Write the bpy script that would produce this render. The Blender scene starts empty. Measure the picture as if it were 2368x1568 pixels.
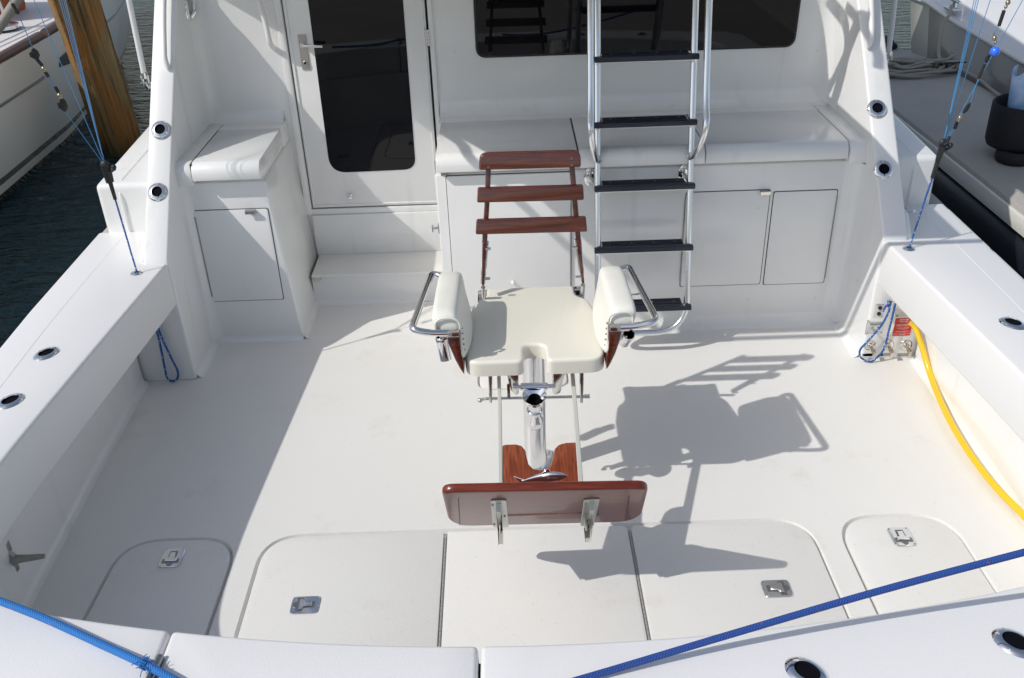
import bpy, bmesh, math, random
from mathutils import Vector, Matrix
from math import sin, cos, pi, radians
random.seed(7)
S = bpy.context.scene
C = S.collection
# ------------------------------------------------------------------ camera
H = 2.54
PITCH, YAW, ROLL, FPX = 0.52864, -0.0036, -0.0360, 2146.0     # FPX for a 2368 px wide frame
FW = Vector((sin(YAW)*cos(PITCH), cos(YAW)*cos(PITCH), -sin(PITCH)))
_rt = Vector((cos(YAW), -sin(YAW), 0)); _up = _rt.cross(FW)
RT = _rt*cos(ROLL)+_up*sin(ROLL); UP = -_rt*sin(ROLL)+_up*cos(ROLL)
EYE = Vector((0, 0, H))
cd = bpy.data.cameras.new('camera'); cam = bpy.data.objects.new('camera', cd); C.objects.link(cam)
cd.sensor_width = 36; cd.lens = 36*FPX/2368; cd.clip_start = 0.05; cd.clip_end = 3000
cam.matrix_world = Matrix(((RT.x, UP.x, -FW.x, 0), (RT.y, UP.y, -FW.y, 0), (RT.z, UP.z, -FW.z, H), (0, 0, 0, 1)))
S.camera = cam
# ------------------------------------------------------------------ light
KX, KY = 0.95, 0.43                                   # sunlight travels +x, +y per metre it falls
sd = Vector((-KX, -KY, 1)).normalized()
elev = math.asin(sd.z); azim = math.atan2(sd.x, sd.y)
W = bpy.data.worlds.new('World'); S.world = W; W.use_nodes = True
nt = W.node_tree; bg = nt.nodes['Background']; sky = nt.nodes.new('ShaderNodeTexSky')
sky.sky_type = 'NISHITA'; sky.sun_disc = False; sky.sun_elevation = elev; sky.sun_rotation = azim
sky.air_density = 1.0; sky.dust_density = 1.2; sky.ozone_density = 1.0
hs = nt.nodes.new('ShaderNodeHueSaturation'); hs.inputs['Saturation'].default_value = .72
nt.links.new(sky.outputs[0], hs.inputs['Color']); nt.links.new(hs.outputs[0], bg.inputs[0]); bg.inputs[1].default_value = 0.15
sl = bpy.data.lights.new('sun', 'SUN'); sun = bpy.data.objects.new('sun', sl); C.objects.link(sun)
sl.energy = 3.55; sl.angle = radians(0.55); sl.color = (1, 0.965, 0.91)
sun.rotation_euler = (-sd).to_track_quat('-Z', 'Y').to_euler(); sun.location = (-10, -5, 12)
S.view_settings.view_transform = 'Standard'; S.view_settings.look = 'None'
S.view_settings.exposure = -0.28; S.view_settings.gamma = 1
S.render.engine = 'CYCLES'
S.cycles.max_bounces = 8; S.cycles.glossy_bounces = 5; S.cycles.diffuse_bounces = 5
S.cycles.caustics_reflective = False; S.cycles.caustics_refractive = False
# ------------------------------------------------------------------ measuring: sight line -> point on a real plane
def ray(u, v): return (FW + RT*((u-1184)/FPX) - UP*((v-784)/FPX))
def at(u, v, ax, val):
    d = ray(u, v); i = 'XYZ'.index(ax); return EYE + d*((val-EYE[i])/d[i])
def atp(u, v, p0, n):
    d = ray(u, v); n = Vector(n); return EYE + d*((Vector(p0)-EYE).dot(n)/d.dot(n))
def cr(ox, oy, s, x, y): return ((ox+x/s)/1.7297, (oy+y/s)/1.7297)
# ------------------------------------------------------------------ materials
def mat(name, col, rough=.4, metal=0., coat=0., spec=.5, bump=None, var=None, sss=0):
    m = bpy.data.materials.new(name); m.use_nodes = True; t = m.node_tree; b = t.nodes['Principled BSDF']
    b.inputs['Base Color'].default_value = (*col, 1); b.inputs['Roughness'].default_value = rough
    b.inputs['Metallic'].default_value = metal; b.inputs['Coat Weight'].default_value = coat
    b.inputs['Coat Roughness'].default_value = .05; b.inputs['Specular IOR Level'].default_value = spec
    tc = t.nodes.new('ShaderNodeTexCoord')
    if var:                                            # (scale, amount, second colour)
        n = t.nodes.new('ShaderNodeTexNoise'); n.inputs['Scale'].default_value = var[0]; n.inputs['Detail'].default_value = 6
        r = t.nodes.new('ShaderNodeValToRGB'); r.color_ramp.elements[0].position = .42-var[1]; r.color_ramp.elements[1].position = .62
        r.color_ramp.elements[0].color = (*var[2], 1); r.color_ramp.elements[1].color = (*col, 1)
        t.links.new(tc.outputs['Object'], n.inputs['Vector']); t.links.new(n.outputs['Fac'], r.inputs[0])
        t.links.new(r.outputs[0], b.inputs['Base Color'])
    if bump:                                           # (scale, strength, distance)
        n2 = t.nodes.new('ShaderNodeTexNoise'); n2.inputs['Scale'].default_value = bump[0]; n2.inputs['Detail'].default_value = 3
        bp = t.nodes.new('ShaderNodeBump'); bp.inputs['Strength'].default_value = bump[1]; bp.inputs['Distance'].default_value = bump[2]
        t.links.new(tc.outputs['Object'], n2.inputs['Vector']); t.links.new(n2.outputs['Fac'], bp.inputs['Height'])
        t.links.new(bp.outputs[0], b.inputs['Normal'])
    return m
GEL = mat('gelcoat', (.80, .80, .79), .24, coat=.45, var=(1.3, .16, (.775, .770, .75)), bump=(3, .06, .01))
def deck_mat():
    m = mat('nonskid_deck', (.775, .767, .742), .5, var=(1.1, .2, (.745, .73, .70)), bump=(260, .35, .002))
    t = m.node_tree; b = t.nodes['Principled BSDF']; src = b.inputs['Base Color'].links[0].from_socket; tc = [n for n in t.nodes if n.type == 'TEX_COORD'][0]
    def layer(src, scale, lo, hi, col, det=4, rough=.6, st=(1, 1, 1)):
        mp = t.nodes.new('ShaderNodeMapping'); mp.inputs['Scale'].default_value = st
        n = t.nodes.new('ShaderNodeTexNoise'); n.inputs['Scale'].default_value = scale; n.inputs['Detail'].default_value = det; n.inputs['Roughness'].default_value = rough
        r = t.nodes.new('ShaderNodeMapRange'); r.inputs['From Min'].default_value = lo; r.inputs['From Max'].default_value = hi
        mx = t.nodes.new('ShaderNodeMix'); mx.data_type = 'RGBA'; mx.inputs['B'].default_value = (*col, 1)
        t.links.new(tc.outputs['Object'], mp.inputs[0]); t.links.new(mp.outputs[0], n.inputs['Vector']); t.links.new(n.outputs['Fac'], r.inputs['Value']); t.links.new(r.outputs[0], mx.inputs['Factor']); t.links.new(src, mx.inputs['A'])
        return mx.outputs['Result']
    o = layer(src, 70, .66, .80, (.60, .58, .54), 2)            # fine grit
    o = layer(o, 2.3, .58, .80, (.66, .62, .55), 8, .7)         # faint stains
    o = layer(o, 3.0, .70, .76, (.62, .60, .57), 6, .6, (1, 9, 1))   # scuffs
    t.links.new(o, b.inputs['Base Color']); return m
DECK = deck_mat()
def gel_detail(m):
    t = m.node_tree; b = t.nodes['Principled BSDF']; src = b.inputs['Base Color'].links[0].from_socket; tc = [n for n in t.nodes if n.type == 'TEX_COORD'][0]
    for sc, st, lo, hi, col in ((1.0, (9, 9, .8), .60, .85, (.66, .655, .63)), (24, (1, 1, 1), .72, .80, (.62, .60, .55))):
        mp = t.nodes.new('ShaderNodeMapping'); mp.inputs['Scale'].default_value = st
        n = t.nodes.new('ShaderNodeTexNoise'); n.inputs['Scale'].default_value = sc; n.inputs['Detail'].default_value = 5
        r = t.nodes.new('ShaderNodeMapRange'); r.inputs['From Min'].default_value = lo; r.inputs['From Max'].default_value = hi
        mx = t.nodes.new('ShaderNodeMix'); mx.data_type = 'RGBA'; mx.inputs['B'].default_value = (*col, 1)
        t.links.new(tc.outputs['Object'], mp.inputs[0]); t.links.new(mp.outputs[0], n.inputs['Vector']); t.links.new(n.outputs['Fac'], r.inputs['Value']); t.links.new(r.outputs[0], mx.inputs['Factor']); t.links.new(src, mx.inputs['A']); src = mx.outputs['Result']
    t.links.new(src, b.inputs['Base Color'])
gel_detail(GEL)
GRIP = mat('nonskid_coaming', (.785, .78, .775), .42, coat=.1, bump=(230, .3, .002))
CUSH = mat('moulded_seat', (.80, .775, .68), .25, coat=.3)
VINYL = mat('vinyl', (.80, .79, .72), .38, bump=(9, .5, .012))
CHROME = mat('chrome', (.78, .78, .79), .07, 1.0)
STEEL = mat('polished_steel', (.70, .69, .66), .16, 1.0, bump=(25, .05, .004))
ALU = mat('anodised_tube', (.80, .81, .83), .22, 1.0)
DULL = mat('dull_steel', (.36, .35, .33), .38, 1.0, bump=(40, .2, .004))
PALE = mat('pale_flat_bar', (.56, .56, .50), .3, .1, coat=.4)
GLASS = mat('tinted_glass', (.004, .004, .005), .015, spec=.32)
RUBBER = mat('black_rubber', (.016, .016, .018), .5)
TREAD = mat('tread', (.016, .020, .036), .42, bump=(90, .25, .003))
HOLE = mat('hole_shade', (.004, .0045, .007), .9, spec=.1)  # near-black colour stands in for the shade inside holes
GAPM = mat('dark_joint', (.06, .06, .058), .7)
BLUE = None
YEL = mat('yellow_cable', (.76, .50, .015), .3, coat=.2, bump=(60, .2, .003))
CONC = mat('dock_concrete', (.46, .435, .395), .85, var=(2.2, .25, (.37, .35, .315)), bump=(45, .6, .012))
DARKW = mat('dark_pontoon', (.012, .014, .02), .3)
WHITEP = mat('white_plate', (.72, .71, .68), .35, var=(18, .1, (.55, .54, .52)))
RED = mat('red_placard', (.60, .022, .018), .35)
INK = mat('black_ink', (.03, .03, .03), .5)
WINK = mat('white_ink', (.85, .75, .72), .5)
BRASS = mat('weathered_brass', (.42, .34, .24), .35, .9, bump=(60, .3, .003))
HULLG = mat('grey_topsides', (.19, .185, .17), .22, coat=.4)
HULLW = mat('white_topsides', (.74, .74, .74), .25, coat=.3)
CANVAS = mat('orange_canvas', (.46, .13, .045), .8, bump=(40, .3, .01), var=(5, .2, (.33, .075, .03)))
BRASSCOL = mat('paper', (.62, .72, .92), .45, var=(7, .12, (.10, .32, .62)))
FAB = mat('black_fabric', (.010, .010, .013), .75, bump=(120, .4, .004))
GREYR = mat('grey_rope', (.33, .31, .27), .8, bump=(120, .5, .004))
BEAD = mat('blue_bead', (.03, .17, .92), .2, coat=.5)
STAIN = mat('rust_stain', (.55, .46, .30), .6)

def wood(name, c1, c2, sc=9, rough=.12, rot=(0, 0, 0), coat=.9, stretch=(1.0, 9, 9)):
    m = bpy.data.materials.new(name); m.use_nodes = True; t = m.node_tree; b = t.nodes['Principled BSDF']
    b.inputs['Roughness'].default_value = rough+.2; b.inputs['Coat Weight'].default_value = coat; b.inputs['Coat Roughness'].default_value = rough*.3
    tc = t.nodes.new('ShaderNodeTexCoord'); mp = t.nodes.new('ShaderNodeMapping')
    mp.inputs['Scale'].default_value = stretch; mp.inputs['Rotation'].default_value = rot
    n = t.nodes.new('ShaderNodeTexNoise'); n.inputs['Scale'].default_value = sc; n.inputs['Detail'].default_value = 8; n.inputs['Distortion'].default_value = .6
    r = t.nodes.new('ShaderNodeValToRGB'); r.color_ramp.elements[0].position = .38; r.color_ramp.elements[1].position = .66
    r.color_ramp.elements[0].color = (*c1, 1); r.color_ramp.elements[1].color = (*c2, 1)
    t.links.new(tc.outputs['Object'], mp.inputs[0]); t.links.new(mp.outputs[0], n.inputs['Vector'])
    t.links.new(n.outputs['Fac'], r.inputs[0]); t.links.new(r.outputs[0], b.inputs['Base Color'])
    return m
TEAK = wood('varnished_teak', (.062, .011, .004), (.128, .021, .007), stretch=(.8, 11, 11), coat=1.0, rough=.04)
TEAKB = wood('varnished_teak_board', (.12, .018, .008), (.19, .030, .011), stretch=(.8, 10, 10), coat=.2)
TEAKP = wood('varnished_teak_plate', (.16, .028, .007), (.34, .072, .014), stretch=(14, 1.2, 1.2), coat=.7)
TEAKG = wood('weathered_teak_rail', (.10, .055, .045), (.16, .09, .07), coat=.2, rough=.4)

def rope_mat(name, col, fleck, sc=60, fl=.62, th=.12):
    m = bpy.data.materials.new(name); m.use_nodes = True; t = m.node_tree; b = t.nodes['Principled BSDF']
    b.inputs['Roughness'].default_value = .55
    tc = t.nodes.new('ShaderNodeUVMap')
    def wave(rz, s):
        mp = t.nodes.new('ShaderNodeMapping'); mp.inputs['Rotation'].default_value = (0, 0, rz); mp.inputs['Scale'].default_value = (s, s, s)
        w = t.nodes.new('ShaderNodeTexWave'); w.inputs['Scale'].default_value = 1.0
        t.links.new(tc.outputs[0], mp.inputs[0]); t.links.new(mp.outputs[0], w.inputs['Vector']); return w
    w1 = wave(radians(38), sc); w2 = wave(radians(-38), sc)
    mx = t.nodes.new('ShaderNodeMath'); mx.operation = 'MAXIMUM'
    t.links.new(w1.outputs['Fac'], mx.inputs[0]); t.links.new(w2.outputs['Fac'], mx.inputs[1])
    bp = t.nodes.new('ShaderNodeBump'); bp.inputs['Strength'].default_value = .8; bp.inputs['Distance'].default_value = .003
    t.links.new(mx.outputs[0], bp.inputs['Height']); t.links.new(bp.outputs[0], b.inputs['Normal'])
    v = t.nodes.new('ShaderNodeTexVoronoi'); v.inputs['Scale'].default_value = fl
    t.links.new(tc.outputs[0], v.inputs['Vector'])
    lt = t.nodes.new('ShaderNodeMath'); lt.operation = 'LESS_THAN'; lt.inputs[1].default_value = th
    t.links.new(v.outputs['Distance'], lt.inputs[0])
    mc = t.nodes.new('ShaderNodeMix'); mc.data_type = 'RGBA'
    ma = t.nodes.new('ShaderNodeMix'); ma.data_type = 'RGBA'; ma.inputs['A'].default_value = (*[c*.45 for c in col], 1); ma.inputs['B'].default_value = (*[min(1, c*1.15) for c in col], 1)
    t.links.new(mx.outputs[0], ma.inputs['Factor']); t.links.new(ma.outputs['Result'], mc.inputs['A']); mc.inputs['B'].default_value = (*fleck, 1)
    t.links.new(lt.outputs[0], mc.inputs['Factor']); t.links.new(mc.outputs['Result'], b.inputs['Base Color'])
    return m
ROPEL = rope_mat('light_blue_braid', (.022, .20, .60), (.50, .10, .22), 52, 42)
ROPED = rope_mat('royal_blue_braid', (.014, .072, .34), (.40, .03, .06), 52, 42)
CORD = rope_mat('blue_white_cord', (.012, .12, .45), (.45, .6, .75), 60, 70, .30)
LINE = mat('thin_blue_line', (.05, .22, .44), .5)

# ------------------------------------------------------------------ mesh helpers
def link(name, me, m, parent=None, smooth=35):
    if m is not None: me.materials.append(m)
    if smooth:
        me.polygons.foreach_set('use_smooth', [True]*len(me.polygons)); me.set_sharp_from_angle(angle=radians(smooth))
    o = bpy.data.objects.new(name, me); C.objects.link(o)
    if parent is not None:
        o.parent = parent
        o.matrix_parent_inverse = Matrix.Translation(world_loc(parent)).inverted()
    return o
def world_loc(o):
    v = Vector(o.location)
    return v
def obj(name, bm, m, parent=None, smooth=35):
    bmesh.ops.recalc_face_normals(bm, faces=bm.faces)
    me = bpy.data.meshes.new(name); bm.to_mesh(me); bm.free()
    return link(name, me, m, parent, smooth)
def merge(*bms):
    out = bmesh.new()
    for b in bms:
        me = bpy.data.meshes.new('t'); b.to_mesh(me); b.free(); out.from_mesh(me); bpy.data.meshes.remove(me)
    return out
def tag(o, label=None, cat=None, group=None, kind=None):
    if label: o['label'] = label
    if cat: o['category'] = cat
    if group: o['group'] = group
    if kind: o['kind'] = kind
    return o
def thing(name, label, cat, loc, group=None):
    o = bpy.data.objects.new(name, None); C.objects.link(o); o.location = loc; o.empty_display_size = .1
    return tag(o, label, cat, group)
def bev(bm, w, seg=2, ang=30):
    bmesh.ops.remove_doubles(bm, verts=bm.verts, dist=1e-5)
    bmesh.ops.recalc_face_normals(bm, faces=bm.faces)
    es = [e for e in bm.edges if len(e.link_faces) == 2 and e.calc_face_angle(0) > radians(ang)]
    if w > 0: bmesh.ops.bevel(bm, geom=es, offset=w, segments=seg, profile=.5, affect='EDGES', clamp_overlap=True)
    return bm
def box(x0, x1, y0, y1, z0, z1, b=0, seg=2):
    bm = bmesh.new(); vs = [bm.verts.new((x, y, z)) for x in (x0, x1) for y in (y0, y1) for z in (z0, z1)]
    for f in ((0, 1, 3, 2), (4, 6, 7, 5), (0, 4, 5, 1), (2, 3, 7, 6), (0, 2, 6, 4), (1, 5, 7, 3)): bm.faces.new([vs[i] for i in f])
    return bev(bm, b, seg)
def prism(pts, vec, b=0, seg=2, ang=30):
    """closed outline of 3-D points pushed along vec"""
    bm = bmesh.new(); vec = Vector(vec); a = [bm.verts.new(p) for p in pts]; c = [bm.verts.new(Vector(p)+vec) for p in pts]; n = len(a)
    bm.faces.new(a); bm.faces.new(c[::-1])
    for i in range(n): bm.faces.new((a[i], a[(i+1) % n], c[(i+1) % n], c[i]))
    return bev(bm, b, seg, ang)
def rounded(pts, r, seg=6):
    """round the corners of a closed outline (r: number or list)"""
    out = []; n = len(pts); pts = [Vector(p) for p in pts]
    for i in range(n):
        rr = r[i] if isinstance(r, (list, tuple)) else r
        p = pts[i]; a = pts[i-1]-p; b = pts[(i+1) % n]-p
        if rr <= 0: out.append(p); continue
        rr = min(rr, a.length*.48, b.length*.48)
        p1 = p+a.normalized()*rr; p2 = p+b.normalized()*rr
        for k in range(seg+1):
            t = k/seg; out.append(p1*(1-t)**2+p*2*t*(1-t)+p2*t*t)
    return out
def spline(pts, n=8, closed=False):
    pts = [Vector(p) for p in pts]; N = len(pts); out = []
    rng = range(N) if closed else range(N-1)
    for i in rng:
        if closed: p0, p1, p2, p3 = pts[i-1], pts[i], pts[(i+1) % N], pts[(i+2) % N]
        else: p0, p1, p2, p3 = pts[max(i-1, 0)], pts[i], pts[i+1], pts[min(i+2, N-1)]
        for k in range(n):
            t = k/n
            out.append(.5*((2*p1)+(-p0+p2)*t+(2*p0-5*p1+4*p2-p3)*t*t+(-p0+3*p1-3*p2+p3)*t**3))
    if not closed: out.append(pts[-1])
    return out
def bent(pts, r, seg=8):
    """polyline with rounded corners"""
    pts = [Vector(p) for p in pts]; out = [pts[0]]
    for i in range(1, len(pts)-1):
        p = pts[i]; a = pts[i-1]-p; b = pts[i+1]-p; rr = r[i-1] if isinstance(r, (list, tuple)) else r
        rr = min(rr, a.length*.49, b.length*.49); p1 = p+a.normalized()*rr; p2 = p+b.normalized()*rr
        for k in range(seg+1):
            t = k/seg; out.append(p1*(1-t)**2+p*2*t*(1-t)+p2*t*t)
    return out+[pts[-1]]
def tube(path, r, ns=14, closed=False, cap=True, flat=None, up=None):
    bm = bmesh.new(); uv = bm.loops.layers.uv.new('UVMap'); path = [Vector(p) for p in path]; N = len(path); rings = []
    nrm = None; L = 0; Ls = []
    for i, p in enumerate(path):
        if closed: t = (path[(i+1) % N]-path[i-1]).normalized()
        else: t = (path[min(i+1, N-1)]-path[max(i-1, 0)]).normalized()
        if nrm is None:
            nrm = t.orthogonal().normalized() if up is None else (Vector(up)-t*Vector(up).dot(t)).normalized()
        else:
            nrm = (nrm-t*nrm.dot(t)).normalized()
        bn = t.cross(nrm); rr = r[i] if isinstance(r, (list, tuple)) else r
        fx, fy = flat if flat else (1, 1)
        rings.append([bm.verts.new(p+nrm*cos(2*pi*k/ns)*rr*fx+bn*sin(2*pi*k/ns)*rr*fy) for k in range(ns)])
        if i: L += (p-path[i-1]).length
        Ls.append(L)
    for i in range(N if closed else N-1):
        a, b = rings[i], rings[(i+1) % N]
        rr = r[i] if isinstance(r, (list, tuple)) else r
        for k in range(ns):
            f = bm.faces.new((a[k], a[(k+1) % ns], b[(k+1) % ns], b[k]))
            l2 = Ls[(i+1) % N] if i+1 < N else Ls[i]+.01
            for lp, (uu, vv) in zip(f.loops, ((Ls[i], k), (Ls[i], k+1), (l2, k+1), (l2, k))):
                lp[uv].uv = (uu, vv/ns*2*pi*rr)
    if cap and not closed: bm.faces.new(rings[0][::-1]); bm.faces.new(rings[-1])
    return bm
def lathe(prof, base, axis=(0, 0, 1), ns=28, sx=1, xdir=None):
    """prof: (radius, height) along axis from base; sx stretches one side axis"""
    bm = bmesh.new(); ax = Vector(axis).normalized(); x = ax.orthogonal().normalized() if xdir is None else (Vector(xdir)-ax*Vector(xdir).dot(ax)).normalized()
    y = ax.cross(x); base = Vector(base); rings = []
    for r, h in prof:
        if r < 1e-6: rings.append([bm.verts.new(base+ax*h)])
        else: rings.append([bm.verts.new(base+ax*h+x*cos(2*pi*k/ns)*r*sx+y*sin(2*pi*k/ns)*r) for k in range(ns)])
    for a, b in zip(rings, rings[1:]):
        for k in range(ns):
            k2 = (k+1) % ns
            if len(a) == 1 and len(b) == 1: continue
            if len(a) == 1: bm.faces.new((a[0], b[k], b[k2]))
            elif len(b) == 1: bm.faces.new((a[k], a[k2], b[0]))
            else: bm.faces.new((a[k], a[k2], b[k2], b[k]))
    return bm
def cyl(p, q, r, ns=20, b=0):
    p, q = Vector(p), Vector(q); h = (q-p).length
    if b: return lathe([(0, 0), (r-b, 0), (r, b), (r, h-b), (r-b, h), (0, h)], p, q-p, ns)
    return lathe([(0, 0), (r, 0), (r, h), (0, h)], p, q-p, ns)
def ball(p, r, ns=14, sc=(1, 1, 1)):
    bm = bmesh.new(); bmesh.ops.create_uvsphere(bm, u_segments=ns, v_segments=ns//2+2, radius=r)
    for v in bm.verts: v.co = Vector((v.co.x*sc[0], v.co.y*sc[1], v.co.z*sc[2]))+Vector(p)
    return bm
def text(name, body, size, loc, right, up, m, parent, align='CENTER', ls=1.0):
    cu = bpy.data.curves.new(name, 'FONT'); cu.body = body; cu.size = size; cu.align_x = align; cu.align_y = 'CENTER'; cu.space_line = ls; cu.offset = size*.02
    o = bpy.data.objects.new('tmp_text', cu); C.objects.link(o); dg = bpy.context.evaluated_depsgraph_get()
    me = bpy.data.meshes.new_from_object(o.evaluated_get(dg)); bpy.data.objects.remove(o); bpy.data.curves.remove(cu)
    R = Vector(right).normalized(); U = Vector(up).normalized(); Nn = R.cross(U); loc = Vector(loc)
    for v in me.vertices: v.co = loc+R*v.co.x+U*v.co.y+Nn*v.co.z
    me.materials.clear(); return link(name, me, m, parent, 0)
def copy_tree(o, off, label=None, parent=None):
    c = o.copy(); C.objects.link(c)
    if parent: c.parent = parent
    if label: c['label'] = label
    for ch in list(o.children): copy_tree(ch, None, None, c)
    if off is not None: c.location = Vector(c.location)+Vector(off)
    return c
# ================================================================== water
def water():
    m = bpy.data.materials.new('harbour_water'); m.use_nodes = True; t = m.node_tree; b = t.nodes['Principled BSDF']
    b.inputs['Base Color'].default_value = (.014, .046, .056, 1); b.inputs['Roughness'].default_value = .10; b.inputs['Specular IOR Level'].default_value = .5
    b.inputs['IOR'].default_value = 1.33
    tc = t.nodes.new('ShaderNodeTexCoord'); mp = t.nodes.new('ShaderNodeMapping'); mp.inputs['Scale'].default_value = (1, 2.6, 1); mp.inputs['Rotation'].default_value = (0, 0, .15)
    n = t.nodes.new('ShaderNodeTexNoise'); n.inputs['Scale'].default_value = 2.6; n.inputs['Detail'].default_value = 4; n.inputs['Distortion'].default_value = .4
    n2 = t.nodes.new('ShaderNodeTexNoise'); n2.inputs['Scale'].default_value = 9; n2.inputs['Detail'].default_value = 3
    ad = t.nodes.new('ShaderNodeMath'); ad.operation = 'MULTIPLY_ADD'; ad.inputs[1].default_value = .25
    t.links.new(tc.outputs['Object'], mp.inputs[0]); t.links.new(mp.outputs[0], n.inputs['Vector']); t.links.new(mp.outputs[0], n2.inputs['Vector'])
    t.links.new(n2.outputs['Fac'], ad.inputs[0]); t.links.new(n.outputs['Fac'], ad.inputs[2])
    bp = t.nodes.new('ShaderNodeBump'); bp.inputs['Strength'].default_value = 1; bp.inputs['Distance'].default_value = .16
    t.links.new(ad.outputs[0], bp.inputs['Height']); t.links.new(bp.outputs[0], b.inputs['Normal'])
    bm = bmesh.new(); g = 600
    bm.faces.new([bm.verts.new(p) for p in ((-g, -g, -.5), (g, -g, -.5), (g, g, -.5), (-g, g, -.5))])
    tag(obj('water', bm, m, smooth=0), kind='structure')
water()
# ================================================================== the boat
XC = .06
boat = thing('fishing_boat', 'white sport fishing boat with an open cockpit, seen from its stern', 'boat', (XC, 3.5, -.5))
def B(name, bm, m, parent=None, smooth=35): return obj(name, bm, m, parent or boat, smooth)
def sub(parent, name, bm, m, smooth=35):
    o = obj(name, bm, m, None, smooth); o.parent = parent; o.matrix_parent_inverse = parent_inv(parent); return o
def parent_inv(p):
    M = Matrix.Identity(4); q = p; chain = []
    while q is not None: chain.append(q); q = q.parent
    for q in reversed(chain):
        M = M @ q.matrix_parent_inverse @ Matrix.Translation(Vector(q.location))
    return M.inverted()
ZC = .66
# --- cockpit floor with sunk gutters round the hatches
def zq(u, v, z=0.): return at(u, v, 'Z', z)
def ext(p, q, Y): return p+(q-p)*((Y-p.y)/(q.y-p.y))
YF = 1.72
hA_l = (zq(281, 1272), zq(200, 1427)); hA_r = (zq(542, 1269), zq(475, 1463))
hB_l = (zq(613, 1255), zq(550, 1470)); hD_r = (zq(1869, 1217), zq(1960, 1427))
hE_l = (zq(1947, 1230), zq(2034, 1415)); hE_r = (zq(2208, 1225), zq(2297, 1362))
s1 = (zq(1031, 1233), zq(1016, 1493)); s2 = (zq(1455, 1222), zq(1502, 1480))
def quad(l, r, y0, y1):
    return [ext(*l, y1), ext(*r, y1), ext(*r, y0), ext(*l, y0)]
YT = 2.835
def opening(l, r): return rounded(quad(l, r, YF, YT), [.16, .16, .03, .03], 8)
hA = opening(hA_l, hA_r); hM = opening(hB_l, hD_r); hE = opening(hE_l, hE_r)
hF = rounded([Vector(p) for p in ((-.185, 3.865, 0), (.255, 3.865, 0), (.255, 4.22, 0), (-.185, 4.22, 0))], .07, 6)
def grow(pts, d):
    c = sum(pts, Vector())/len(pts); out = []
    n = len(pts)
    for i in range(n):
        t = (pts[(i+1) % n]-pts[i-1]).normalized(); nn = Vector((t.y, -t.x, 0))
        if nn.dot(pts[i]-c) < 0: nn = -nn
        out.append(pts[i]+nn*d)
    return out
def floor():
    bm = bmesh.new()
    def loop(pts):
        vs = [bm.verts.new(p) for p in pts]; return vs, [bm.edges.new((vs[i], vs[(i+1) % len(vs)])) for i in range(len(vs))]
    outer = [(-2.0, 1.45, 0), (2.1, 1.45, 0), (2.1, 4.9, 0), (-2.0, 4.9, 0)]
    _, es = loop([Vector(p) for p in outer])
    rings = []
    for h in (hA, hM, hE, hF):
        g = .014 if h is not hF else .012
        vs, e = loop(grow(h, g)); es += e; rings.append((h, vs))
    bmesh.ops.triangle_fill(bm, use_beauty=True, use_dissolve=False, edges=es, normal=(0, 0, 1))
    for f in bm.faces: 
        if f.normal.z < 0: f.normal_flip()
    for h, vs in rings:                                  # sloped gutter wall and bottom
        low = [bm.verts.new(Vector(p)+Vector((0, 0, -.02))) for p in grow(h, .006)]
        n = len(vs)
        for i in range(n): bm.faces.new((vs[i], vs[(i+1) % n], low[(i+1) % n], low[i]))
        inn = [bm.verts.new(Vector(p)+Vector((0, 0, -.022))) for p in grow(h, -.05)]
        for i in range(n): bm.faces.new((low[i], low[(i+1) % n], inn[(i+1) % n], inn[i]))
    me = bpy.data.meshes.new('cockpit_floor'); bm.to_mesh(me); bm.free()
    link('cockpit_floor', me, DECK, boat, 20)
floor()
def latch(parent, c, ang):
    """recessed T-handle plate"""
    c = Vector(c); ca, sa = cos(ang), sin(ang)
    def T(x, y, z=0): return c+Vector((x*ca-y*sa, x*sa+y*ca, z))
    pl = rounded([T(-.042, -.052), T(.042, -.052), T(.042, .052), T(-.042, .052)], .018, 4)
    p = sub(parent, 'latch_plate', prism([q+Vector((0, 0, .001)) for q in pl], (0, 0, .004), .0015, 1), CHROME)
    sub(p, 'recess', prism([T(x, y, .0052) for x, y in ((-.034, -.03), (.034, -.03), (.034, -.012), (.016, -.008), (.016, .036), (-.016, .036), (-.016, -.008), (-.034, -.012))], (0, 0, .0012), 0), HOLE)
    hb = merge(prism([T(x, y, .0064) for x, y in ((-.031, -.027), (.031, -.027), (.031, -.015), (-.031, -.015))], (0, 0, .004), .0015, 1),
               prism([T(x, y, .0066) for x, y in ((-.011, -.014), (.011, -.014), (.011, .031), (-.011, .031))], (0, 0, .004), .0015, 1))
    sub(p, 't_handle', hb, CHROME)
    sb = merge(*[cyl(T(x, y, .005), T(x, y, .0075), .005, 10) for x in (-.034, .034) for y in (-.044, .044)])
    sub(p, 'screws', sb, STEEL)
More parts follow.
